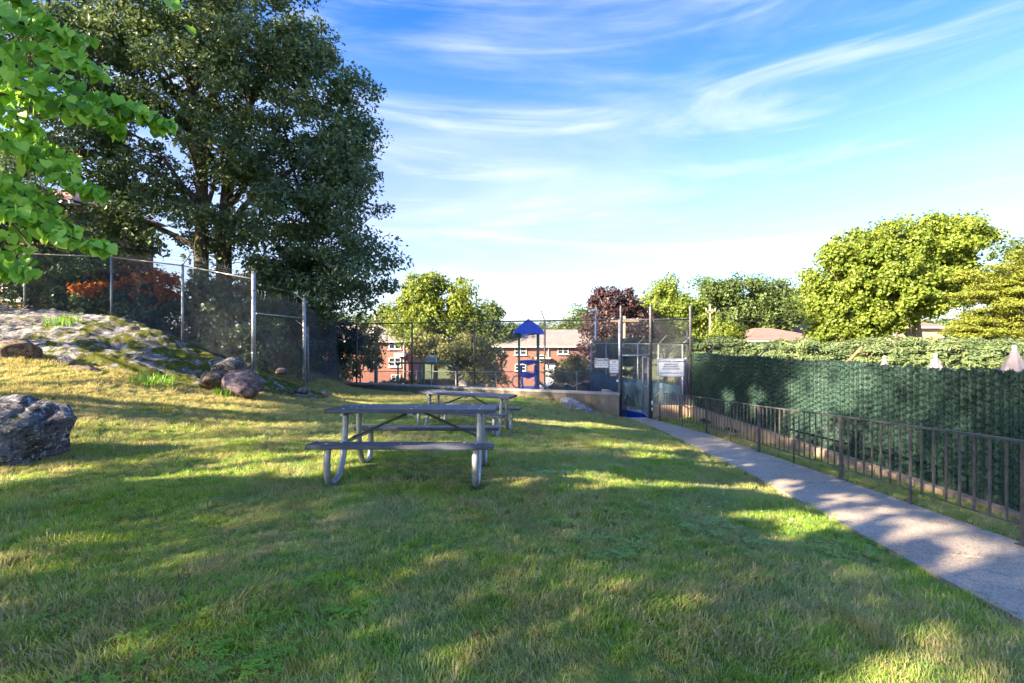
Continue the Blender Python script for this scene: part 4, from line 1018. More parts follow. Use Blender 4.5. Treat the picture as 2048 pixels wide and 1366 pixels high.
# ------------------------------------------------------------------ trees
# leaves left out of the crowns along the sun's ray, to light these spots
spots = []
for px, py, d, r in [(1862, 1288, 2.32, .22), (1625, 1052, 4.9, .30), (600, 930, 5.6, .42), (545, 905, 6.0, .30), (1090, 955, 5.3, .22), (1275, 968, 5.6, .26), (1230, 950, 6, .15), (1120, 848, 11.5, .5), (1060, 852, 11.0, .4), (1200, 846, 12, .4),
                  (450, 900, 6.6, .3), (60, 962, 4.9, .22), (380, 880, 7.2, .25), (60, 730, 9.3, .9), (120, 770, 8.6, .8), (250, 800, 8.6, .6), (40, 770, 8.4, .6), (330, 815, 8.6, .4), (10, 880, 6.2, .35),
                  (440, 812, 9.6, .3), (860, 820, 10.5, .3), (560, 850, 8.2, .3), (1340, 910, 9.5, .25), (1420, 930, 8.6, .25), (1480, 945, 8, .2), (660, 792, 14.5, .8), (760, 800, 13.5, .4), (300, 690, 11.2, .3), (170, 660, 11.5, .35), (130, 715, 10.4, .4), (590, 720, 14, .3),
                  (1250, 900, 9, .2), (1300, 925, 8.2, .2), (900, 900, 7.4, .2), (690, 870, 7.5, .25), (1560, 985, 6.6, .3), (1750, 1050, 5.4, .2), (1850, 1085, 4.9, .22), (1700, 1010, 6, .2), (1960, 1130, 4.3, .2), (700, 900, 6.4, .22)]:
    p = P(px, py, d); p[2] = float(Hl(p[0], p[1])); spots.append((p, r))
spots += [(np.array([kx(9.6), 9.6, .35]), .55), (np.array([kx(10.3), 10.3, .1]), .55), (np.array([kx(8.9), 8.9, .75]), .4), (np.array([kx(12.2), 12.2, .0]), .3), (np.array([kx(13.6), 13.6, -.2]), .3), (np.array([kx(9.5), 9.5, -.4]), .35),
          (np.array([5.8, 16.1, -.8]), .35), (P(670, 775, 20.2), .5), (P(370, 600, 15), .25)]
def gap_mask(L):
    keep = np.ones(len(L), bool)
    for p, r in spots:
        w = L - p; t = w @ SUN; q = w - t[:, None]*SUN; 
        th = np.arctan2(q[:, 2], q[:, 0]*.6 - q[:, 1]*.8); ph_ = p[0]*7.3
        rr = r*(.85 + .35*np.sin(3*th+ph_) + .25*np.sin(7*th+2*ph_)); keep &= ~((np.linalg.norm(q, axis=1) < rr) & (t > 1.0))
    return keep

def leaf_quads(Cc, Nn, size, r, aspect=.55, fold=.25):
    """folded diamond leaves: centres Cc, normals Nn, per-leaf size"""
    n = len(Cc)
    Nn = Nn/np.maximum(np.linalg.norm(Nn, axis=1, keepdims=True), 1e-6)
    T = r.normal(size=(n, 3)); T[:, 2] -= .35
    T -= (T*Nn).sum(1, keepdims=True)*Nn; T /= np.maximum(np.linalg.norm(T, axis=1, keepdims=True), 1e-6)
    B = np.cross(Nn, T); s = size[:, None]
    V = np.stack([Cc - T*s*.5, Cc + B*s*aspect*.5 + Nn*s*fold*.2, Cc + T*s*.5, Cc - B*s*aspect*.5 + Nn*s*fold*.2], 1).reshape(-1, 3)
    i = np.arange(n)*4
    F = np.stack([np.stack([i, i+1, i+2], 1), np.stack([i, i+2, i+3], 1)], 1).reshape(-1, 3)
    return V, F

def crown_clumps(ells, nclump, r, shell=.5):
    vol = np.array([e[3]*e[4]*e[5]*(e[6] if len(e) > 6 else 1) for e in ells])**.8; pr_ = vol/vol.sum()
    k_ = r.choice(len(ells), nclump, p=pr_); E = np.array([e[:6] for e in ells])[k_]
    d = r.normal(size=(nclump, 3)); d /= np.linalg.norm(d, axis=1, keepdims=True)
    rad = shell + (1-shell)*r.uniform(0, 1, nclump)**.7
    rad = np.where(r.uniform(0, 1, nclump) < .18, r.uniform(.1, .6, nclump), rad)
    wob = 1 + .10*np.sin(d[:, 0]*5+E[:, 0])*np.sin(d[:, 2]*6+E[:, 1])
    return E[:, :3] + d*rad[:, None]*E[:, 3:6]*wob[:, None], d

def tree(name, label, cat, base, ells, n_leaf, n_clump, clump, size, mat, trunk=None, tr=.25, bark='bark', seed=1, group=None, limbs=10, twigs=60,
         flat=.85, up=.4, shell=.5, gaps=False, out=.8, aspect=.6, kind_leaf='crown'):
    r = np.random.default_rng(seed)
    T = thing(name, label, cat, base, 0, group)
    base = np.array(base, float)
    cl, dr = crown_clumps(ells, n_clump, r, shell)
    per = r.uniform(.5, 1.5, n_clump); per = (per/per.sum()*n_leaf).astype(int)+1
    idx = np.repeat(np.arange(n_clump), per); n = len(idx)
    q = r.normal(size=(n, 3)); q /= np.linalg.norm(q, axis=1, keepdims=True); q *= (r.uniform(0, 1, n)**.45)[:, None]
    cs = clump*r.uniform(.6, 1.35, n_clump)
    L = cl[idx] + q*cs[idx][:, None]*np.array([1, 1, flat])
    N_ = q*out + np.array([0, 0, up]) + r.normal(size=(n, 3))*.75 + dr[idx]*.35
    if gaps: m_ = gap_mask(L); L = L[m_]; N_ = N_[m_]; n = len(L)
    m_ = L[:, 2] > base[2] + .05; L = L[m_]; N_ = N_[m_]; n = len(L)
    sz = size*r.uniform(.65, 1.35, n)
    V, F = leaf_quads(L, N_, sz, r, aspect)
    o = np_obj(kind_leaf, V, F, mat, T, False, {'rnd': np.repeat(r.uniform(0, 1, n), 4)})
    # trunk and limbs
    tops = trunk or [(base + (0, 0, -.3)), (base + (0, 0, (np.mean([e[2] for e in ells]) - base[2])))]
    if trunk is None:
        b0 = base; c0 = np.average([e[:3] for e in ells], axis=0, weights=[e[3] for e in ells]); h = c0 - b0
        tops = [b0 + (0, 0, -.4), b0 + h*np.array([.15, .15, .35]), b0 + h*np.array([.5, .5, .7]), b0 + h]
    tr_pts = smooth_path([tuple(p) for p in tops], 5); m = len(tr_pts)
    mb = MB(); mb.tube(tr_pts, [tr*(1.25 if i == 0 else 1.0)*(1 - .72*i/(m-1)) for i in range(m)], 9); mb.build('trunk', M[bark], T)
    if limbs:
        mb = MB(); ends = []
        order = r.permutation(n_clump)[:limbs]
        for j, ci in enumerate(order):
            k_ = int(m*(.35 + .6*j/max(1, limbs-1))); k_ = min(k_, m-1)
            a = np.array(tr_pts[k_]); e = cl[ci]; mid = (a+e)/2 + np.array([0, 0, .12*np.linalg.norm(e-a)]) + r.normal(size=3)*.05*np.linalg.norm(e-a)
            pts = smooth_path([tuple(a), tuple(mid), tuple(e)], 4); rr = tr*.30
            mb.tube(pts, [rr*(1-.85*i/(len(pts)-1)) for i in range(len(pts))], 6, False); ends += pts[2:]
        EN = np.array([tuple(p) for p in ends])
        for ci in r.permutation(n_clump)[:twigs]:
            e = cl[ci]; a = EN[np.argmin(np.linalg.norm(EN-e, axis=1))]
            pts = [a, (a+e)/2 + r.normal(size=3)*.08*np.linalg.norm(e-a), e]
            mb.tube(pts, [tr*.10, tr*.07, tr*.02], 4, False, False)
        mb.build('limbs', M[bark], T)
    return T

def E(px, py, d, rx, ry, rd=None, w=1):
    """crown lobe: centre seen at the pixel, radii given in photo pixels at distance d"""
    c = P(px, py, d); k_ = d/FPX; return (c[0], c[1], c[2], rx*k_, (rd if rd else rx*k_*.8), ry*k_, w)

# the big dark tree behind the left fence
bt = [E(420,110,18,240,210,3.2), E(560,400,18.5,185,180,3.0), E(660,330,18.2,118,150,2.4), E(235,330,18,170,150,2.6), E(705,520,18,92,105,1.8), E(480,-190,18,250,190,3.2), E(130,90,18,170,190,3),
      E(560,560,18.2,140,70,2), E(610,120,18.2,70,110,2.0), E(700,220,18.2,62,95,1.7), E(640,610,18.0,90,45,1.6), E(300,470,18.5,150,50,1.8, .6)]
b0 = P(400, 640, 18); b0[2] = 1.0
tree('oak_tree', 'huge dark green oak with forked trunks towering behind the left fence', 'tree', b0, bt, 165000, 1000, .72, .175, M['lf_oak'],
     trunk=[P(402, 700, 18), P(402, 600, 18), P(404, 450, 18), P(402, 330, 18.1), P(385, 200, 18.2), P(420, 20, 18), P(440, -150, 18)], tr=.30, seed=3, limbs=22, twigs=160, flat=.55, up=.7, shell=.35, out=.5, aspect=.5)
mb = MB(); r0 = smooth_path([tuple(P(455, 690, 18.4)), tuple(P(448, 560, 18.4)), tuple(P(455, 380, 18.5)), tuple(P(480, 250, 18.6)), tuple(P(560, 100, 18.4))], 5)
mb.tube(r0, [.34*(1-.7*i/(len(r0)-1)) for i in range(len(r0))], 10)
for q in ([P(450, 470, 18.4), P(500, 400, 18.2), P(600, 330, 18), P(690, 260, 18)], [P(452, 420, 18.4), P(520, 330, 18.4), P(560, 250, 18.2)], [P(402, 320, 18), P(330, 230, 18), P(230, 60, 18)], [P(400, 400, 18), P(300, 340, 18), P(180, 300, 18)],
          [P(400, 250, 18), P(360, 120, 18), P(290, -20, 18)], [P(448, 560, 18.4), P(560, 545, 18.2), P(700, 580, 18)], [P(403, 500, 18), P(300, 450, 18.2), P(190, 440, 18.4)]):
    s_ = smooth_path([tuple(x) for x in q], 4); mb.tube(s_, [.13*(1-.75*i/(len(s_)-1)) for i in range(len(s_))], 7)
oak = bpy.data.objects['oak_tree']; mb.build('second_trunk', M['bark'], oak)

# undergrowth behind the left fence
def shrub(name, label, cat, ells, n, ncl, clump, size, mat, seed, **kw):
    c = np.mean([e[:3] for e in ells], axis=0); lo = min(e[2]-e[5] for e in ells)
    g = float(H(c[0], c[1])) if c[0] < -8 and c[1] < 21 else lo
    return tree(name, label, cat, (c[0], c[1], min(lo, g)), ells, n, ncl, clump, size, mat, tr=kw.pop('tr', .05), seed=seed, limbs=kw.pop('limbs', 6), twigs=kw.pop('twigs', 25), **kw)
shrub('shrub', 'dense dark shrub behind the fence between the first and second posts', 'shrub', [E(140,560,17,110,70,1.2), E(60,590,16.5,60,50,1)], 9000, 90, .35, .12, M['lf_oak'], 11)
shrub('shrub', 'tangled dark undergrowth behind the fence right of the japanese maple', 'shrub', [E(440,620,16,90,95,1.0), E(500,690,14.8,70,60,.9)], 11000, 100, .32, .11, M['lf_oak'], 12)
shrub('shrub', 'dark green shrub filling the stepped fence section between heavy posts', 'shrub', [E(560,650,16.6,60,90,1.0), E(570,730,16.2,50,45,.8)], 10000, 90, .3, .10, M['lf_mid'], 13)
shrub('shrub', 'dark shrub low behind the fence under the orange leaves', 'shrub', [E(290,640,15.8,90,55,.7), E(215,610,16,70,40,.7)], 9000, 80, .3, .11, M['lf_oak'], 14)
shrub('maple_shrub', 'sunlit orange leaved japanese maple left of the second fence post', 'shrub', [E(195,578,15.8,42,22,.5)], 900, 22, .22, .12, M['lf_orange'], 15, limbs=3, twigs=8)
shrub('maple_shrub', 'orange and red leaved japanese maple spreading right of the second fence post', 'shrub', [E(305,575,16.2,78,30,.8), E(350,600,16,36,24,.5)], 2000, 60, .25, .12, M['lf_orange'], 16, limbs=5, twigs=16)
shrub('maple_shrub', 'dull red leaved shrub around the orange maple behind the fence', 'shrub', [E(280,560,17,80,40,.8), E(230,570,16.8,50,45,.6)], 3800, 80, .3, .12, M['lf_red'], 17)
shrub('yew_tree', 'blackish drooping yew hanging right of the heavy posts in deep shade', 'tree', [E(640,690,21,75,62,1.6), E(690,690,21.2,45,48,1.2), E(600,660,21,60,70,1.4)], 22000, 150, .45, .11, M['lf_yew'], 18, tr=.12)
shrub('shrub', 'loose yellowish green sapling in front of the left brick house', 'shrub', [E(735,660,30,34,28,1), E(735,710,30,36,40,1.1), E(690,735,29,40,24,1)], 5000, 90, .4, .17, M['lf_olive'], 19)
shrub('shrub', 'pale flowering shrub below the yew in front of a brick wall', 'shrub', [E(640,742,27,32,18,.9), E(665,735,27,24,16,.8)], 2200, 50, .3, .14, M['lf_olive'], 20)
def hedge(name, label, pts, w, z0, z1, n, size, mat, seed, bump=.12, cat='hedge', clump=.28):
    r = np.random.default_rng(seed); pts = [np.array(p, float) for p in pts]
    T = thing(name, label, cat, (*pts[len(pts)//2], z0))
    seg = [np.linalg.norm(b-a) for a, b in zip(pts[:-1], pts[1:])]; tot = sum(seg)
    ncl = max(12, int(tot*w*4.5*(z1-z0)/.5)); CL = []; DR = []
    for _ in range(ncl):
        s = r.uniform(0, tot); k_ = 0
        while k_ < len(seg)-1 and s > seg[k_]: s -= seg[k_]; k_ += 1
        a, b = pts[k_], pts[k_+1]; d = (b-a)/seg[k_]; nn = np.array([-d[1], d[0]]); th = r.uniform(0, math.pi); q = 1-.25*r.uniform()**2
        zz = z1 + bump*fbm(np.array([a[0]+d[0]*s]), np.array([a[1]+d[1]*s]), .9, seed)[0]*1.6
        off = w/2*math.copysign(abs(math.cos(th))**.5, math.cos(th))*q; z = z0 + (zz-z0)*abs(math.sin(th))**.45*q
        if r.uniform() < .3: z = z0 + (zz-z0)*r.uniform()
        CL.append((*(a + d*s + nn*off), z)); DR.append((*(nn*math.cos(th)), math.sin(th)))
    CL = np.array(CL); DR = np.array(DR); idx = r.integers(0, ncl, n); q = r.normal(size=(n, 3)); q /= np.linalg.norm(q, axis=1, keepdims=True); q *= (r.uniform(0, 1, n)**.5)[:, None]
    L = CL[idx] + q*clump*np.array([1.25, 1.25, .55]); N_ = DR[idx]*.7 + q*.5 + r.normal(size=(n, 3))*.5 + np.array([0, 0, .5])
    V, F = leaf_quads(L, N_, size*r.uniform(.6, 1.4, n), r, .33)
    np_obj('foliage', V, F, mat, T, False, {'rnd': np.repeat(r.uniform(0, 1, n), 4)})
    mb = MB()
    for _ in range(max(6, int(tot*2.5))):
        c = CL[r.integers(ncl)]; mb.tube([(c[0]+r.normal()*.1, c[1], z0-.1), (c[0], c[1], c[2])], .02, 4, False)
    mb.build('stems', M['bark'], T); return T
hedge('juniper_hedge', 'long shaggy grey green juniper hedge behind the pool above the slatted fence', [(8.3, 23.8), (12, 22.6), (16, 21.4), (20, 20.4), (25, 19.6)], 3.0, -.7, 1.52, 125000, .17, M['lf_juniper'], 61, .16)
hedge('juniper_hedge', 'rounded dark juniper hedge end seen through the gate', [(5.0, 27.5), (7.6, 26.0)], 2.2, -1.0, 1.5, 24000, .15, M['lf_juniper'], 62, .1)
hedge('clipped_hedge', 'low clipped yellow green hedge left behind the far wall', [P(612, 755, 27)[:2], P(682, 755, 27)[:2]], 1.2, -1.9, -.40, 5000, .13, M['lf_bright'], 63, .03)
hedge('clipped_hedge', 'low ragged hedge below the left brick house', [P(690, 765, 29)[:2], P(835, 765, 29)[:2]], 1.0, -2.3, -.85, 7000, .15, M['lf_olive'], 64, .2)
hedge('clipped_hedge', 'low green hedge behind the climbing frame left of the play tower', [P(835, 765, 33)[:2], P(905, 765, 33)[:2]], 1.2, -2.6, -1.15, 4500, .15, M['lf_mid'], 65, .05)

# trees beyond the playground, left to right
GB = 'trees beyond the playground'
tree('tree', 'light yellow green tree rising between the two brick houses', 'tree', (P(870,760,40)[0], 40, -3.2), [E(850,600,40,52,60), E(905,600,40,45,52), E(875,660,40,85,62), E(930,650,40,45,45), E(835,575,40,25,32)], 26000, 230, .75, .26, M['lf_bright'], tr=.25, seed=31, group=GB, limbs=12, up=.3)
tree('tree', 'darker round tree right behind the light yellow green one', 'tree', (P(975,760,52)[0], 52, -3.8), [E(975,655,52,42,48), E(1000,680,52,45,30)], 11000, 110, .9, .30, M['lf_mid'], tr=.25, seed=32, group=GB, limbs=6, up=.3)
tree('tree', 'small olive tree just left of the utility pole near the yew', 'tree', (P(785,760,66)[0], 66, -3.5), [E(785,640,66,38,34), E(760,660,66,30,26)], 7000, 80, .8, .28, M['lf_bright'], tr=.2, seed=33, group=GB, limbs=6)
tree('crabapple_tree', 'broad low olive green crabapple in front of the right brick house', 'tree', (P(925,770,31)[0], 31, -2.4), [E(915,700,31,75,32), E(860,695,31,45,28), E(965,715,31,45,34), E(985,750,30,28,22), E(940,745,31,34,22)], 17000, 190, .5, .18, M['lf_olive'], tr=.16, seed=34, limbs=10, up=.4)
tree('tree', 'thin pale leaved young tree before the right part of the brick house', 'tree', (P(1100,780,33)[0], 33, -2.6), [E(1150,740,33,32,34), E(1065,715,33,14,10), E(1118,752,32,24,16)], 4200, 70, .45, .18, M['lf_olive'], tr=.08, seed=35, limbs=6)
tree('maroon_tree', 'dark maroon leaved plum tree behind the street lamp', 'tree', (P(1225,760,44)[0], 44, -3.5), [E(1225,625,44,52,52), E(1250,650,44,50,45), E(1195,690,44,42,38), E(1175,715,43,28,22), E(1280,655,44,30,34), E(1208,600,44,28,26)], 24000, 210, .75, .25, M['lf_maroon'], tr=.25, seed=36, limbs=8, up=.3)
tree('tree', 'bright green tree with pointed top right of the maroon one', 'tree', (P(1330,740,48)[0], 48, -3.5), [E(1330,625,48,58,48), E(1330,585,48,26,32), E(1290,620,48,28,34), E(1370,655,48,50,45), E(1405,640,48,30,40), E(1340,665,47,60,35)], 24000, 220, .8, .27, M['lf_bright'], tr=.25, seed=37, group=GB, limbs=10, up=.3)
tree('tree', 'wide domed dark green oak standing behind the brown roofs', 'tree', (P(1478,700,62)[0], 62, -3.0), [E(1480,615,62,92,58), E(1430,600,62,62,46), E(1540,605,62,62,48), E(1500,640,62,95,30), E(1400,640,62,40,40)], 34000, 260, 1.15, .34, M['lf_mid'], tr=.5, seed=38, group=GB, limbs=12, up=.5, shell=.6)
tree('tree', 'olive green tree between the domed oak and the big sycamore', 'tree', (P(1598,700,70)[0], 70, -3.0), [E(1595,612,70,42,42), E(1630,600,70,46,34), E(1570,650,70,40,34)], 11000, 120, 1.1, .36, M['lf_bright'], tr=.3, seed=39, group=GB, limbs=6)
tree('shrub', 'small vivid green bush in front of the brown roofs', 'shrub', (P(1455,700,40)[0], 40, -.6), [E(1455,665,40,34,24), E(1440,680,40,34,18)], 6000, 80, .45, .19, M['lf_bright'], tr=.08, seed=40, limbs=5)
tree('tree', 'small hazy green tree on the skyline right of the play tower', 'tree', (P(1160,720,85)[0], 85, -3), [E(1160,640,85,24,24), E(1145,660,85,26,16)], 5000, 60, 1.2, .42, M['lf_mid'], tr=.3, seed=41, group=GB, limbs=4)
# sycamore and hemlock on the right
d = 33
tree('sycamore_tree', 'big bright yellow green sycamore with forked pale trunk beyond the hedge', 'tree', (P(1840,672,d)[0], d, 0.2),
     [E(1780,560,d,120,95), E(1700,590,d,70,82), E(1870,480,d,98,52), E(1760,490,d,72,42), E(1900,560,d,62,70), E(1680,505,d,42,40), E(1650,620,d,42,45), E(1940,470,d,36,34), E(1630,560,d,22,22), E(1730,640,d,80,36), E(1655,655,d,50,28), E(1700,668,d,60,20)],
     110000, 900, .58, .21, M['lf_bright'], trunk=[P(1836,690,d), P(1832,650,d), P(1822,622,d), P(1800,575,d), P(1810,500,d), P(1850,440,d)], tr=.30, bark='bark_pale', seed=42, limbs=18, twigs=120, up=.2, shell=.3, out=.5, aspect=.8, flat=.95)
syc = bpy.data.objects['sycamore_tree']; mb = MB()
for q, r1 in (([P(1828,680,d), P(1800,650,d), P(1770,618,d), P(1700,580,d), P(1660,540,d)], .24), ([P(1834,650,d), P(1838,620,d), P(1850,580,d), P(1900,530,d)], .20), ([P(1800,575,d), P(1740,520,d), P(1700,480,d)], .12)):
    s_ = smooth_path([tuple(x) for x in q], 4); mb.tube(s_, [r1*(1-.75*i/(len(s_)-1)) for i in range(len(s_))], 8)
mb.build('fork', M['bark_pale'], syc)
d = 27
tree('hemlock_tree', 'feathery golden green hemlock at the right edge of the photo beyond the hedge', 'tree', (P(2000,690,d)[0], d, 0.0),
     [E(1985,600,d,75,50), E(1930,650,d,45,30), E(2020,560,d,60,48), E(2060,620,d,90,70), E(2090,540,d,70,60), E(1955,560,d,35,35), E(1990,665,d,90,18)],
     52000, 330, .62, .17, M['lf_hemlock'], tr=.2, bark='bark', seed=43, limbs=16, twigs=120, flat=.28, up=.9, shell=.35, out=.3, aspect=.35)
tree('tree', 'dark green treetop on the skyline above the golden hemlock', 'tree', (P(2040,680,60)[0], 60, -2), [E(2020,500,60,44,26), E(2070,510,60,50,40), E(2060,570,60,70,60)], 13000, 120, 1.0, .32, M['lf_mid'], tr=.4, seed=44, group=GB, limbs=8)
r9 = np.random.default_rng(77)
# wooded skyline far away: reads as one mass
FV = []; FF = []; FA = []; bcount = 0
for px in range(560, 2300, 16):
    dd_ = r9.uniform(120, 170); w = r9.uniform(14, 30); top = 640 + r9.normal()*5 - (12 if 1900 < px < 2300 or px < 800 else 0)
    if 1000 < px < 1140: top = 642 + r9.normal()*3
    c = P(px, top + 18, dd_); k_ = dd_/FPX; n = 420
    q = r9.normal(size=(n, 3)); q /= np.linalg.norm(q, axis=1, keepdims=True); q *= (.6 + .4*r9.uniform(0, 1, n))[:, None]
    L = c + q*np.array([w*k_*1.1, w*k_, 18*k_]); L[:, 2] = np.where(r9.uniform(0, 1, n) < .45, r9.uniform(-4, c[2], n), L[:, 2])
    V, F = leaf_quads(L, q + (0, 0, .4), .85*r9.uniform(.6, 1.3, n), r9, .8); FV.append(V); FF.append(F + bcount); bcount += len(V); FA.append(np.repeat(r9.uniform(0, 1, n), 4))
o = np_obj('distant_woodland', np.concatenate(FV), np.concatenate(FF), M['lf_mid'], attrs={'rnd': np.concatenate(FA)}); tag(o, 'hazy distant belt of trees along the skyline', 'woodland', kind='stuff')
# trees on the hill behind the left fence, around the hill house
tree('tree', 'dark leafy tree on the hill behind the leaf spray at far left', 'tree', (-24, 21, 2.6), [(-24, 21, 7, 4.2, 3.5, 3.6), (-20.5, 21.5, 5.2, 2.6, 2.2, 2.0)], 26000, 200, .7, .2, M['lf_oak'], tr=.3, seed=45, limbs=10)
hedge('thicket', 'dark thicket of brush on the hill behind the left fence', [(-24, 17.6), (-16, 17.4), (-9.5, 16.6), (-8.2, 19.5)], 1.6, .6, 3.1, 30000, .15, M['lf_oak'], 66, .35, 'thicket', .45)

# trees standing left of and behind the photographer: they shade the lawn
SG = 'shade trees left of and behind the viewpoint'
for i, (x, y, ells, tall, lb) in enumerate([
    (-17.5, 9.8, [(-17.5,9.8,12,4.6,4.6,6.5), (-18.5,11,7,4,3.5,3), (-17,8,18,3.5,3.5,3)], 20, 'tallest shade tree on the bank left of the ledge'),
    (-14.5, 3.2, [(-14.2,3,7.6,4.2,4.2,3.4), (-14,5.5,6.2,2.8,2.6,2.2), (-14,0,11.2,3.6,3.8,3.0), (-13.5,-1.5,5.6,3.2,3.2,2.8), (-14.5,7.4,4.4,2.6,1.8,1.3)], 11, 'broad shade tree on the left bank outside the photo'),
    (-10.5, -2.6, [(-10.2,-2.5,6.2,3.6,3.6,2.6), (-9.5,-.2,4.8,2.2,2.0,1.5), (-8.6,-2.4,4.0,2.4,2.2,1.9)], 8, 'medium shade tree left behind the viewpoint'),
    (-5.8, -6.2, [(-5.4,-6,5.0,3.6,3.2,2.0), (-3.5,-5.5,4.2,2.2,2.2,1.4), (-7.6,-4.5,5.4,2.2,2.2,1.7)], 6.5, 'low spreading shade tree behind the viewpoint'),
    (-21.5, 14.5, [(-21.8,14.5,12,3.9,3.9,6.0), (-22.5,13.5,7,3,3,2.5)], 19, 'tall shade tree on the hill at far left'),
    (-13.5, -8.5, [(-13.5,-7.3,10.6,4.5,4.6,4.0), (-11,-7,7,2.5,2.5,2)], 12, 'large shade tree far behind the viewpoint'),
    (-19.5, -1.5, [(-19.5,-1.5,12,4,4,3.6), (-18.5,2.0,11.5,3,3,2.6)], 15, 'tall crowned shade tree on the upper left bank')]):
    g = float(H(x, y)) if x > -20 else 2.4
    nl = int(sum(e[3]*e[4] for e in ells)*[2600, 1600, 900, 720, 1900, 1500, 1300][i])
    tree('shade_tree', lb, 'tree', (x, y, g), ells, nl, int(nl/60), .9, .115, M['lf_mid'], tr=.26, seed=90+i, group=SG, limbs=8, twigs=30, shell=.1, gaps=True, up=.8)

# ------------------------------------------------------------------ near tree with heart shaped leaves, upper left
ht = thing('redbud_tree', 'near tree with big bright green heart shaped leaves hanging in at upper left', 'tree', (-5.6, 2.6, .25))
HB = np.array([-5.6, 2.6, .25])
def heart(seed, bend):
    # petiole attach at origin, tip hanging down -y'; outline in (x, y), slight cupping
    out = [(0, 0), (.20, .10), (.42, .04), (.50, -.20), (.42, -.48), (.20, -.80), (0, -1.0), (-.20, -.80), (-.42, -.48), (-.50, -.20), (-.42, .04), (-.20, .10)]
    mid = [(0, 0, 0), (0, -.35, -.05*bend), (0, -.7, -.04*bend), (0, -1, .06*bend)]
    V = []; 
    for x, y in out: V.append((x, y, bend*(.35*x*x*2 + .10*(y+.4)**2) + .02*math.sin(x*17+y*11+seed)))
    V += [(0, -.30, -.035), (0, -.62, -.03)]
    V = np.array(V)
    F = [(0,1,12),(1,2,12),(2,3,12),(3,4,13),(3,13,12),(4,5,13),(5,6,13),(6,7,13),(7,8,13),(8,9,13),(9,12,13),(9,10,12),(10,11,12),(11,0,12)]
    F = [tuple(reversed(f)) for f in F]
    return V, np.array(F)
hearts = [heart(1, .5), heart(2, .95), heart(3, .2)]
hm = []
for i, (V, F) in enumerate(hearts):
    for t in (0.0, .55, 1.1): hm.append(np_mesh('leaf', V, F, M['lf_heart'], False, {'rnd': np.full(len(V), t), 'mid': [1, 0, 0, 0, 0, 0, 1, 0, 0, 0, 0, 0, 1, 1]}))
# sprays: centre line in photo pixels at a distance, half width in pixels, leaves
sprays = [([(-60,20,3.3),(40,45,3.4),(110,65,3.5),(168,78,3.55)], 42, 62), ([(-60,90,3.4),(40,100,3.5),(120,110,3.5),(180,128,3.5)], 34, 46),
          ([(-60,110,3.2),(60,140,3.3),(150,180,3.4),(240,215,3.5),(300,236,3.6),(335,250,3.65)], 42, 150), ([(-60,180,3.3),(80,200,3.4),(180,230,3.4),(235,262,3.5)], 36, 90),
          ([(-60,240,3.4),(30,290,3.4),(90,330,3.5),(150,368,3.5),(198,388,3.55)], 34, 86), ([(-60,330,3.3),(0,360,3.4),(60,390,3.4)], 34, 44),
          ([(-60,370,3.2),(20,415,3.2),(90,450,3.3),(150,478,3.3),(212,498,3.35)], 38, 120), ([(-60,470,3.2),(-20,510,3.2),(20,540,3.2),(48,545,3.2)], 36, 52), ([(-60,150,3.6),(0,200,3.6),(60,260,3.7)], 44, 60), ([(-60,-30,3.5),(20,0,3.5),(60,12,3.6)], 34, 40), ([(300,-30,3.6),(330,-10,3.6),(345,12,3.6)], 12, 8),
          ([(-60,20,3.9),(60,40,4.0),(140,100,4.0),(200,150,4.0)], 50, 80), ([(-60,130,3.9),(60,190,4.0),(150,215,4.0),(230,240,4.1)], 40, 70), ([(-60,220,3.9),(40,260,3.9),(100,300,4.0),(150,340,4.0)], 46, 70), ([(-60,330,3.8),(30,370,3.8),(90,420,3.9),(150,455,3.9)], 40, 60), ([(-60,400,3.6),(-10,430,3.6),(30,500,3.6),(40,560,3.6)], 34, 40)]
rh = np.random.default_rng(12); leaves = []
mbt = MB()
for pts, hw, n in sprays:
    wp = smooth_path([tuple(P(*p)) for p in pts], 6); m = len(wp)
    if pts[0][0] < 0 or pts[0][0] > 290: mbt.tube([tuple(wp[0] + Vector((-.6, -.1, .25)))] + [tuple(p) for p in wp], [.016] + [.012*(1-.8*i/m)+.0015 for i in range(m)], 6, False)
    for j in range(int(n*1.9)):
        t = rh.uniform(0, 1)**.85; f = t*(m-1); i = min(int(f), m-2); c = np.array(wp[i].lerp(wp[i+1], f-i))
        taper = (1-.72*t); off = rh.normal()*.5*hw*taper*3.45/FPX
        c = c + np.array([rh.normal()*.03, rh.normal()*.14*taper, abs(rh.normal())*.0 + off*.75 + .01])
        s = rh.uniform(.055, .092)*(1-.15*t)
        leaves.append((c, s, math.hypot(c[0], c[1]), rh.integers(9), R(rh.normal()*20 + 72), R(rh.normal()*18), rh.uniform(-1.0, 1.0) + rh.normal()*.35))
mbt.tube([tuple(HB + (0,0,-.3)), tuple(HB + (.05,0,1)), tuple(HB + (.2,.1,2.2)), tuple(HB + (.1,.3,3.6))], [.16, .13, .11, .06], 10)
mbt.build('trunk', M['bark'], ht)
def vis(c):
    px = 1024 + c[0]/c[1]*FPX; py = 683 - (c[2]-CZ)/c[1]*FPX; return px > -12 and py > -12
inview = [l for l in leaves if vis(l[0])]; inview.sort(key=lambda l: l[0][1])
first = inview[:300]; fs = set(id(l) for l in first); rest = [l for l in leaves if id(l) not in fs]
def leafM(l): return Euler((l[4], l[5], l[6]), 'XYZ').to_matrix()
for l in first:
    o = link_mesh('leaf', hm[l[3]], ht, l[0]-HB); o.rotation_euler = (l[4], l[5], l[6]); o.scale = (l[1]*1.05, l[1], l[1])
VV = []; FF = []; AA = []; b = 0
for l in rest:
    V, F = hearts[l[3]//3]; m3 = np.array(leafM(l)); VV.append((V*l[1]) @ m3.T + l[0]); FF.append(F + b); b += len(V); AA.append(np.full(len(V), (0.0, .55, 1.1)[l[3] % 3]))
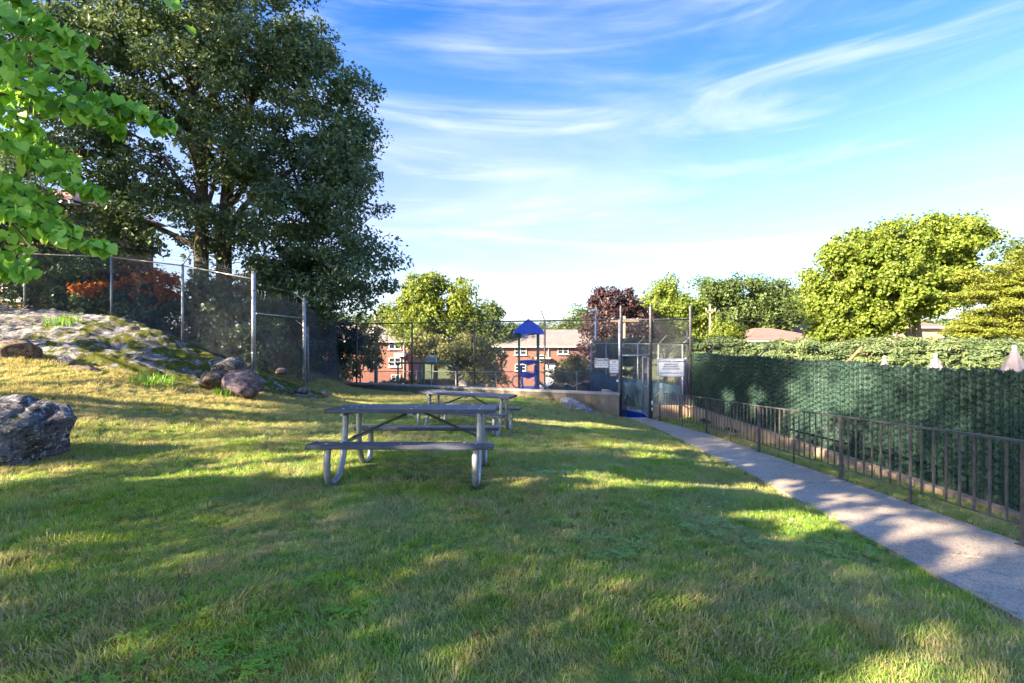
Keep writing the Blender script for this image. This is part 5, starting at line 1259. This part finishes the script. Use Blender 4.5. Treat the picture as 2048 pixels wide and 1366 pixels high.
o = np_obj('foliage', np.concatenate(VV), np.concatenate(FF), M['lf_heart'], ht, True, {'rnd': np.concatenate(AA)}); o['kind'] = 'stuff'
# the rest of its crown, left of the frame
cl, dr = crown_clumps([(-5.9, 2.3, 4.6, 1.9, 2.0, 1.7), (-5.6, 0.6, 4.0, 1.6, 1.5, 1.2)], 130, rh, .3)
idx = rh.integers(0, 130, 9000); q = rh.normal(size=(9000, 3))*.28; L = cl[idx] + q
mk = gap_mask(L) & ((L[:, 0]/np.maximum(L[:, 1], .3) < -1.2) | (L[:, 1] < .3)); L = L[mk]
V, F = leaf_quads(L, rh.normal(size=(len(L), 3)) + (0, 0, .6), .11*rh.uniform(.7, 1.3, len(L)), rh, .85); o = np_obj('crown', V, F, M['lf_heart'], ht, False, {'rnd': np.repeat(rh.uniform(0, 1, len(L)), 4)}); o['kind'] = 'stuff'
mb = MB(); a = P(-20, 432, 3.15); s_ = smooth_path([tuple(P(-60, 425, 3.1)), tuple(P(5, 435, 3.2)), tuple(P(40, 465, 3.2)), tuple(P(62, 492, 3.2)), tuple(P(112, 525, 3.25))], 5)
mb.tube(s_, [.010*(1-.75*i/(len(s_)-1)) for i in range(len(s_))], 6); mb.build('bare_twig', M['bark'], ht)

# ------------------------------------------------------------------ brick houses
def windowm(mbF, mbG, cx, y, cz, w, h, halves=2, ac=False):
    e = .07; f = y - .03
    for sx in (-1, 1): mbF.box((cx+sx*(w/2-e/2), f, cz), (e, .10, h))
    for sz in (-1, 1): mbF.box((cx, f, cz+sz*(h/2-e/2)), (w-2*e-.004, .10, e))
    for i in range(1, halves): mbF.box((cx-w/2+w*i/halves, f, cz), (e, .09, h-2*e-.004))
    mbF.box((cx, f-.01, cz), (w-2*e-.004, .05, .045))
    mbF.box((cx, f-.05, cz-h/2-.05), (w+.16, .18, .07))
    mbG.box((cx, y+.0, cz), (w-.02, .03, h-.02))
def hip(mb, x0, x1, y0, y1, z0, z1, ov=.5, run=None):
    x0 -= ov; x1 += ov; y0 -= ov; y1 += ov; ym = (y0+y1)/2; r_ = run or (y1-y0)/2*.95
    V = [(x0,y0,z0),(x1,y0,z0),(x1,y1,z0),(x0,y1,z0),(x0+r_,ym,z1),(x1-r_,ym,z1),(x0,y0,z0-.06),(x1,y0,z0-.06),(x1,y1,z0-.06),(x0,y1,z0-.06)]
    mb.add(V, [(0,1,5,4),(1,2,5),(2,3,4,5),(3,0,4),(6,9,8,7),(0,6,7,1),(1,7,8,2),(2,8,9,3),(3,9,6,0)])
def house(label, x0, x1, y0, y1, zg, ze, zr, wins, roofm='roof_grey', wallm='brick', name='brick_house', run=None, vents=(), doors=(), spouts=()):
    h = thing(name, label, 'house', ((x0+x1)/2, y0, zg))
    mb = MB(); mb.box(((x0+x1)/2, (y0+y1)/2, (zg+ze)/2), (x1-x0, y1-y0, ze-zg)); mb.build('wall', M[wallm], h)
    mb = MB(); hip(mb, x0, x1, y0, y1, ze+.12, zr, .5, run); rf = mb.build('roof', M[roofm], h)
    mb = MB(); mb.box(((x0+x1)/2, y0-.44, ze+.0), (x1-x0+.9, .1, .16)); mb.box(((x0+x1)/2, y0-.25, ze-.03), (x1-x0+.8, .5, .03)); mb.build('gutter', M['white'], h)
    for (cx, cz, w, hh, nh) in wins:
        f, g = MB(), MB(); windowm(f, g, cx, y0-.012, cz, w, hh, nh); fo = f.build('window', M['white'], h); g.build('pane', M['glass'], fo)
    for (cx, cz, w, hh) in doors:
        mb = MB(); mb.box((cx, y0-.05, cz), (w, .1, hh)); mb.build('door', M['white'], h)
    for (cx, y, z, w, hh) in vents:
        mb = MB(); mb.box((cx, y, z), (w, w, hh)); mb.build('chimney', M['white'] if w < .8 else M['brick'], rf)
    for cx in spouts:
        mb = MB(); mb.tube([(cx, y0-.38, ze), (cx, y0-.08, ze-.4), (cx, y0-.08, zg)], .05, 6); mb.build('downspout', M['white'], h)
    return h
def pxw(px, py, w, h, d, n=2):
    c = P(px, py, d); k_ = d/FPX; return (c[0], c[2], w*k_, h*k_, n)
D = 50
wn_ = [pxw(790,690,24,16,D), pxw(790,724,24,18,D), pxw(745,692,22,14,D), pxw(744,724,24,18,D), pxw(792,754,18,10,D), pxw(700,692,22,14,D), pxw(694,724,24,16,D), pxw(650,692,22,14,D)]
h1 = house('left two storey red brick house with hipped grey roof behind the playground', P(560,0,D)[0], P(817,0,D)[0], D, D+9.5, -4.2, CZ-(683-683)/FPX*D+.0, CZ+33/FPX*(D+4.5), wn_, vents=[(P(744,0,D+2)[0], D+2.0, 2.2, .45, 1.5)], spouts=[P(808,0,D)[0]])
mb = MB(); mb.box((P(803,0,D)[0], D-.6, P(0,709,D)[2]), (1.0, 1.1, .35)); mb.build('porch_canopy', M['white'], h1)
wn_ = [pxw(1041,702,24,15,D), pxw(1126,701,22,14,D), pxw(1130,733,22,14,D), pxw(1180,701,20,14,D), pxw(1185,731,22,14,D), pxw(1085,716,14,12,D,1), pxw(1041,735,22,14,D), pxw(1000,702,14,14,D,1)]
h2 = house('right two storey red brick house with hipped grey roof behind the play tower', P(992,0,D)[0], P(1235,0,D)[0], D, D+9.5, -4.2, CZ-10/FPX*D, CZ+24/FPX*(D+4.5), wn_, doors=[(P(1100,0,D)[0], P(0,748,D)[2], 1.1, 2.2)], spouts=[P(1097,0,D)[0]], run=3.4)
mb = MB(); mb.box((P(1085,0,D)[0], D-.5, P(0,716,D)[2]), (1.6, .9, .12)); mb.build('porch_canopy', M['white'], h2)
house('dim red brick building far left behind the yew and flowering shrub', P(500,0,46)[0], P(690,0,46)[0], 43, 46, -4, -.9, -.3, [pxw(660,752,16,8,43,1)], name='brick_outbuilding')
# roofs seen over the hedge
M['stucco'] = pmat('tan_stucco', (0.40, 0.27, 0.19), 0.9)
house('nearer low house with long brown hipped roof over the hedge', P(1500,0,46)[0], P(1660,0,46)[0], 46, 56, -2.5, CZ+1/FPX*46, CZ+27/FPX*51, [pxw(1560,690,20,10,46)], 'roof_brown', 'stucco', 'bungalow', run=3.5)
house('second low house with pinkish brown roof left behind the nearer one', P(1468,0,58)[0], P(1530,0,58)[0], 58, 66, -2.5, CZ+10/FPX*58, CZ+26/FPX*62, [], 'roof_brown', 'stucco', 'bungalow', run=1.6)
house('third low house with peaked brown roof partly hidden by the sycamore', P(1600,0,62)[0], P(1700,0,62)[0], 62, 70, -2.5, CZ+14/FPX*62, CZ+34/FPX*66, [], 'roof_brown', 'stucco', 'bungalow', run=2.6)
house('brown roofed house glimpsed under the sycamore crown', P(1745,0,52)[0], P(1885,0,52)[0], 52, 60, -2, CZ+28/FPX*52, CZ+46/FPX*56, [pxw(1780,665,16,9,52)], 'roof_brown', 'stucco', 'bungalow', run=2.2)
house('small pink walled house tucked under the domed oak', P(1462,0,72)[0], P(1500,0,72)[0], 72, 78, -2, CZ+36/FPX*72, CZ+48/FPX*75, [pxw(1478,657,12,8,72,1)], 'roof_brown', 'brick', 'bungalow', run=1.2)
# house on the hill
hx0, hx1 = -31.0, -21.8
hh = house('red brick house on the hill half hidden by the leaves at far left', hx0, hx1, 24.5, 29, 2.0, 8.3, 9.9, [(-23.3, 7.35, 1.3, 1.2, 2), (-25.4, 7.35, 1.5, 1.2, 2), (-21.5, 4.2, 1.5, 1.3, 2), (-25.2, 4.2, 1.5, 1.3, 2)], 'roof_brown', run=3.2)
mb = MB(); mb.box((-25.4, 23.9, 6.0), (7.6, 1.2, .16)); mb.build('canopy_slab', M['cap'], hh)
mb = MB(); mb.box((-25.4, 24.0, 5.7), (7.2, .9, .3)); mb.build('fascia', M['brick'], hh)
hh.rotation_euler = (0, 0, R(-8))

# ------------------------------------------------------------------ playground
D = 25.0; k_ = D/FPX
pt_ = thing('play_tower', 'blue and green play tower with pointed blue roof and short slide', 'playground tower', (P(1057,0,D)[0], D, -1.8))
cx = P(1057, 0, D)[0]; ze = CZ + 15*k_; za = CZ + 45*k_
hw = 31*k_; n = 10; V = []; F = []
rings = [(0, hw*1.0, ze), (0, hw*.84, ze+.20), (0, hw*.60, ze+.42), (0, hw*.27, ze+.64), (0, .02, za)]
for (_, w, z) in rings:
    for (ax, ay, bx, by) in ((-1,-1,1,-1),(1,-1,1,1),(1,1,-1,1),(-1,1,-1,-1)):
        for i in range(6):
            t = i/6; zz = z + (.035*math.sin(t*12.566) if z == ze else 0); V.append((cx+w*(ax+(bx-ax)*t), D+w*(ay+(by-ay)*t), zz))
m_ = 24
for i in range(len(rings)-1):
    for j in range(m_): F.append((i*m_+j, i*m_+(j+1) % m_, (i+1)*m_+(j+1) % m_, (i+1)*m_+j))
mb = MB(); mb.add(V, F, False); rf = mb.build('roof', M['blue'], pt_); sm = rf.modifiers.new('thickness', 'SOLIDIFY'); sm.thickness = .03
mb = MB()
for s in (-.66, -.33, 0, .33, .66): mb.tube([(cx+s*hw*.96, D-hw*.99, ze+.05), (cx+s*hw*.59, D-hw*.62, ze+.42), (cx+s*hw*.25, D-hw*.29, ze+.64)], .012, 4)
mb.build('roof_rib', M['blue'], pt_)
for sx in (-1, 1):
    for sy in (-1, 1):
        x = cx + sx*19*k_; y = D + sy*.48; mb = MB(); mb.tube([(x, y, -1.9), (x, y, ze+.10)], .052, 12); mb.build('post', M['green_paint'], pt_)
mb = MB(); mb.box((cx, D, -.92), (.98, .98, .06)); mb.build('deck', M['blue'], pt_)
def arch_panel(y, z0, z1, w, nm):
    # panel with a wavy lower and upper edge
    V = []; F = []; n = 12
    for i in range(n+1):
        t = i/n; x = cx - w/2 + w*t; V += [(x, y, z0 + .05*math.sin(t*math.pi*3)), (x, y, z1 + .04*math.sin(t*math.pi))]
        V += [(x, y+.04, z0 + .05*math.sin(t*math.pi*3)), (x, y+.04, z1 + .04*math.sin(t*math.pi))]
    for i in range(n):
        a = i*4; c = a+4; F += [(a, c, c+1, a+1), (a+2, a+3, c+3, c+2), (a+1, c+1, c+3, a+3), (a, a+2, c+2, c)]
    F += [(0, 1, 3, 2), (n*4, n*4+2, n*4+3, n*4+1)]; mb = MB(); mb.add(V, F); return mb.build(nm, M['blue'], pt_)
arch_panel(D+.45, P(0,730,D)[2], P(0,722,D)[2], .94, 'upper_panel')
arch_panel(D+.45, P(0,757,D)[2], P(0,748,D)[2], .94, 'guard_panel')
for sx in (-1, 1): 
    mb = MB(); mb.box((cx+sx*.38, D+.45, P(0,743,D)[2]), (.14, .05, .62)); mb.build('side_panel', M['blue'], pt_)
    mb = MB(); mb.tube([(cx+sx*.33, D-.5, -.55), (cx+sx*.34, D-.62, -.30), (cx+sx*.34, D-.8, -.32), (cx+sx*.33, D-1.3, -.95)], .045, 8); mb.build('slide_rail', M['blue'], pt_)
V = []; F = []
for i, (y, z) in enumerate([(-.5, -.86), (-.8, -.92), (-1.2, -1.18), (-1.7, -1.5), (-2.1, -1.66)]):
    for j, (x, dz) in enumerate([(-.32, .16), (-.28, 0), (0, -.05), (.28, 0), (.32, .16)]): V.append((cx+x, D+y, z+dz))
for i in range(4):
    for j in range(4): a = i*5+j; F.append((a, a+1, a+6, a+5))
mb = MB(); mb.add(V, F, True); so_ = mb.build('slide', M['blue'], pt_); sm = so_.modifiers.new('thickness', 'SOLIDIFY'); sm.thickness = .03
mb = MB(); pts = [(cx-.62+.24*math.cos(a), D-.1, -.62+.30*math.sin(a)) for a in np.linspace(0, 6.283, 20)]; mb.tube(pts, .03, 6); mb.build('climbing_ring', M['teal'], pt_)
mb = MB(); mb.add([(cx+.55, D-.3, -.55), (cx+.55, D+.2, -.55), (cx+1.7, D+.2, -1.5), (cx+1.7, D-.3, -1.5), (cx+.55, D-.3, -.72), (cx+.55, D+.2, -.72), (cx+1.7, D+.2, -1.62), (cx+1.7, D-.3, -1.62)], [(0,3,2,1),(4,5,6,7),(0,1,5,4),(1,2,6,5),(2,3,7,6),(3,0,4,7)]); mb.build('side_slide', pmat('grey_slide', (.22,.22,.24), .5), pt_)
mk_ = thing('climbing_frame', 'green overhead climbing bar frame left of the play tower', 'climbing frame', (P(850,0,24.5)[0], 24.5, -1.8))
z = CZ - 43*24.5/FPX
mb = MB(); mb.tube([(P(790,0,24.5)[0], 24.5, z), (P(905,0,24.5)[0], 24.5, z)], .05, 10); mb.build('top_bar', M['green_paint'], mk_)
for px, y in ((840, 24.5), (850, 24.2), (796, 24.5)):
    mb = MB(); mb.tube([(P(px,0,24.5)[0], y, -1.85), (P(px,0,24.5)[0], y, z)], .045, 10); mb.build('leg', M['green_paint'], mk_)
mb = MB(); mb.tube([(P(905,0,24.5)[0], 24.5, z), (P(915,0,24.5)[0], 24.5, z-.5), (P(916,0,24.5)[0], 24.5, -1.8)], .04, 8); mb.build('end_leg', M['dark_steel'], mk_)
vb = thing('air_conditioner', 'white louvred box standing behind the climbing bar', 'louvred box', (*P(863,719,24.9)[:2], -1.8))
c = P(863, 719, 24.9); mb = MB(); mb.box(tuple(c), (.52, .25, .40)); mb.build('casing', M['white'], vb)
for i in range(5): 
    mb = MB(); mb.box((c[0], c[1]-.14, c[2]-.15+.075*i), (.50, .02, .03)); mb.build('louvre', M['sign_edge'], vb)
mb = MB(); mb.tube([(c[0], c[1], -1.8), (c[0], c[1], c[2]-.2)], .03, 8); mb.build('stand', M['galv'], vb)
ph = thing('playhouse', 'small cream gable ended playhouse by the low playground fence', 'playhouse', (*P(924,770,28)[:2], -2))
c = P(924, 770, 28); mb = MB(); mb.prism([(c[0]-.27, -2.0), (c[0]+.27, -2.0), (c[0]+.27, c[2]+.02), (c[0], c[2]+.42), (c[0]-.27, c[2]+.02)], 1, 28, 28.6); mb.build('gable_wall', M['cream'], ph)
mb = MB(); mb.box((c[0]+.06, 27.99, c[2]-.28), (.12, .02, .3)); mb.build('door', M['black'], ph)
lfn = thing('low_fence', 'waist high chain link fence around the far side of the playground', 'fence', (P(900,0,28.5)[0], 28.5, -2))
A_, B_ = P(600, 0, 29)[:2], P(1235, 0, 28)[:2]; zt_ = CZ - 60*28.5/FPX
fx = [A_ + (B_-A_)*t for t in np.linspace(0, 1, 9)]
for q in fx: mb = MB(); mb.tube([(*q, -2.1), (*q, zt_+.05)], .03, 8); mb.build('post', M['galv'], lfn)
mb = MB(); mb.tube([(*A_, zt_), (*B_, zt_)], .024, 6); mb.build('top_rail', M['galv'], lfn)
mb = MB(); wires(mb, A_, B_, -2.0, -2.0, zt_+2, zt_+2, .11, .004); mb.build('chain_link_mesh', M['wire'], lfn)
wn2 = thing('winter_bench', 'flat pale panel lying on the far side of the wall near the play tower', 'panel', (0, 0, 0)); bpy.data.objects.remove(wn2)

# ------------------------------------------------------------------ street things
def car(label, px, py, d, col, rz=0.0, Lc=4.5, name='parked_car'):
    zg = float(np.interp(d, [26, 34, 46], [-2.0, -2.6, -3.9])); c = P(px, py, d); zg = c[2] - 1.45
    t = thing(name, label, 'car', (c[0], d, zg), rz, 'parked cars beyond the playground'); pt = pmat('car_paint', col, .25, .3, .05, 3, spec=.6)
    prof = [(-2.2,.35),(2.2,.35),(2.22,.75),(1.9,.92),(1.0,.98),(.45,1.38),(-.9,1.45),(-1.75,1.02),(-2.2,.95)]
    mb = MB(); mb.prism([(x*Lc/4.4, z) for x, z in prof], 1, -.85, .85); o = mb.build('body', pt, t, True); bv = o.modifiers.new('bevel', 'BEVEL'); bv.width = .06; bv.segments = 2
    gp = [(-1.55,1.02),(.92,1.0),(.42,1.33),(-.88,1.39)]
    mb = MB(); mb.prism([(x*Lc/4.4, z) for x, z in gp], 1, -.862, .862); mb.build('side_windows', M['glass'], t, True)
    mb = MB(); mb.add([(.98*Lc/4.4,-.7,1.0),(.98*Lc/4.4,.7,1.0),(.50*Lc/4.4,.62,1.37),(.50*Lc/4.4,-.62,1.37)], [(0,1,2,3)]); q = mb.build('windscreen', M['glass'], t, True); q.location.x = .02
    for x in (-1.35, 1.4):
        for y in (-.82, .82):
            mb = MB(); mb.tube([(x, y-.1, .33), (x, y+.1, .33)], .33, 16); w = mb.build('wheel', M['tyre'], t, True); mb = MB(); mb.tube([(x, y-.11, .33), (x, y+.11, .33)], .18, 12); mb.build('rim', M['galv'], w, True)
    for y in (-.6, .6):
        mb = MB(); mb.box((-2.2*Lc/4.4, y, .82), (.06, .3, .12)); mb.build('tail_light', pmat('tail_red', (.4,.01,.01), .3), t, True)
    return t
car('silver white hatchback parked right behind the play tower', 1122, 765, 36, (.55,.56,.58), R(8))
car('dark car parked below the danger sign beyond the fence', 1192, 763, 35, (.03,.035,.045), R(-12))
car('blue car half hidden behind the stepped fence post at left', 630, 738, 40, (.03,.08,.30), R(5))
def utility_pole(label, px, d, ytop, ybase, zb, r, xarm=0, mat='pole', arm_py=None):
    c = P(px, ytop, d); t = thing('utility_pole', label, 'utility pole', (c[0], d, zb)); mb = MB(); mb.tube([(c[0], d, zb), (c[0], d, c[2])], [r, r*.75], 10); mb.build('pole', M[mat], t)
    if xarm:
        z = P(0, arm_py, d)[2]; mb = MB(); mb.bar((c[0]-xarm, d-.15, z), (c[0]+xarm, d-.15, z), .10, .12); mb.build('crossarm', M[mat], t)
        for s in (-.9, 0, .9): mb = MB(); mb.tube([(c[0]+s*xarm, d-.15, z+.06), (c[0]+s*xarm, d-.15, z+.22)], .04, 6); mb.build('insulator', M['white'], t)
    return t
u1 = utility_pole('brown timber utility pole standing in front of the left brick house', 752, 34, 628, 770, -2.7, .14)
mb = MB(); mb.tube([P(752,657,34)+(0,-.1,0), P(742,656,34)+(0,-.3,.05), P(736,658,34)+(0,-.4,0)], .04, 6); mb.build('lamp_arm', M['dark_steel'], u1)
mb = MB(); mb.tube([P(757,655,34)+(0,-.1,.0), P(757,672,34)+(0,-.1,0)], .17, 12); mb.build('transformer', M['dark_steel'], u1)
u2 = utility_pole('tan utility pole with a crossarm beside the maroon tree', 1249, 38, 632, 760, -3, .15, 1.1, 'pole', 642)
u3 = utility_pole('thin pale utility pole with crossarm in front of the domed oak', 1420, 44, 608, 700, -3, .12, .45, 'bark_pale', 622)
lp = thing('street_lamp', 'slim pale street lamp with flat round head left of the gate', 'street lamp', (P(1191,0,30)[0], 30, -2.4))
c = P(1191, 622, 30); mb = MB(); mb.tube([(c[0], 30, -2.4), (c[0], 30, c[2])], [.065, .045], 10); mb.build('pole', M['white'], lp)
mb = MB(); mb.tube([(c[0]-.08, 30, c[2]-.02), (c[0]-.08, 30, c[2]+.06), (c[0]-.08, 30, c[2]+.10)], [.30, .30, .10], 16); mb.build('lamp_head', M['white'], lp)
def cable(label, pts, r=.02):
    mb = MB(); mb.tube(smooth_path([tuple(p) for p in pts], 6), r, 4, False); o = mb.build('overhead_cable', M['dark_steel'], None); tag(o, label, 'cable')
cable('cable running from the brown pole across the left house roof', [P(560,668,34), P(660,674,34), P(752,668,34), P(830,676,36), P(960,686,40)])
cable('lower cable sagging in front of the left house', [P(560,686,34), P(752,700,34), P(870,712,36)], .018)
cable('cable strung right from the pale pole across the domed oak', [P(1420,620,44), P(1480,632,45), P(1540,635,46), P(1660,622,48)])
cable('second lower cable right of the pale pole', [P(1420,622,44), P(1480,640,45), P(1560,644,46), P(1660,634,48)], .018)
cable('cable linking the crossarm pole to the pale pole', [P(1249,640,38), P(1330,652,41), P(1420,622,44)], .018)
rot_done = True
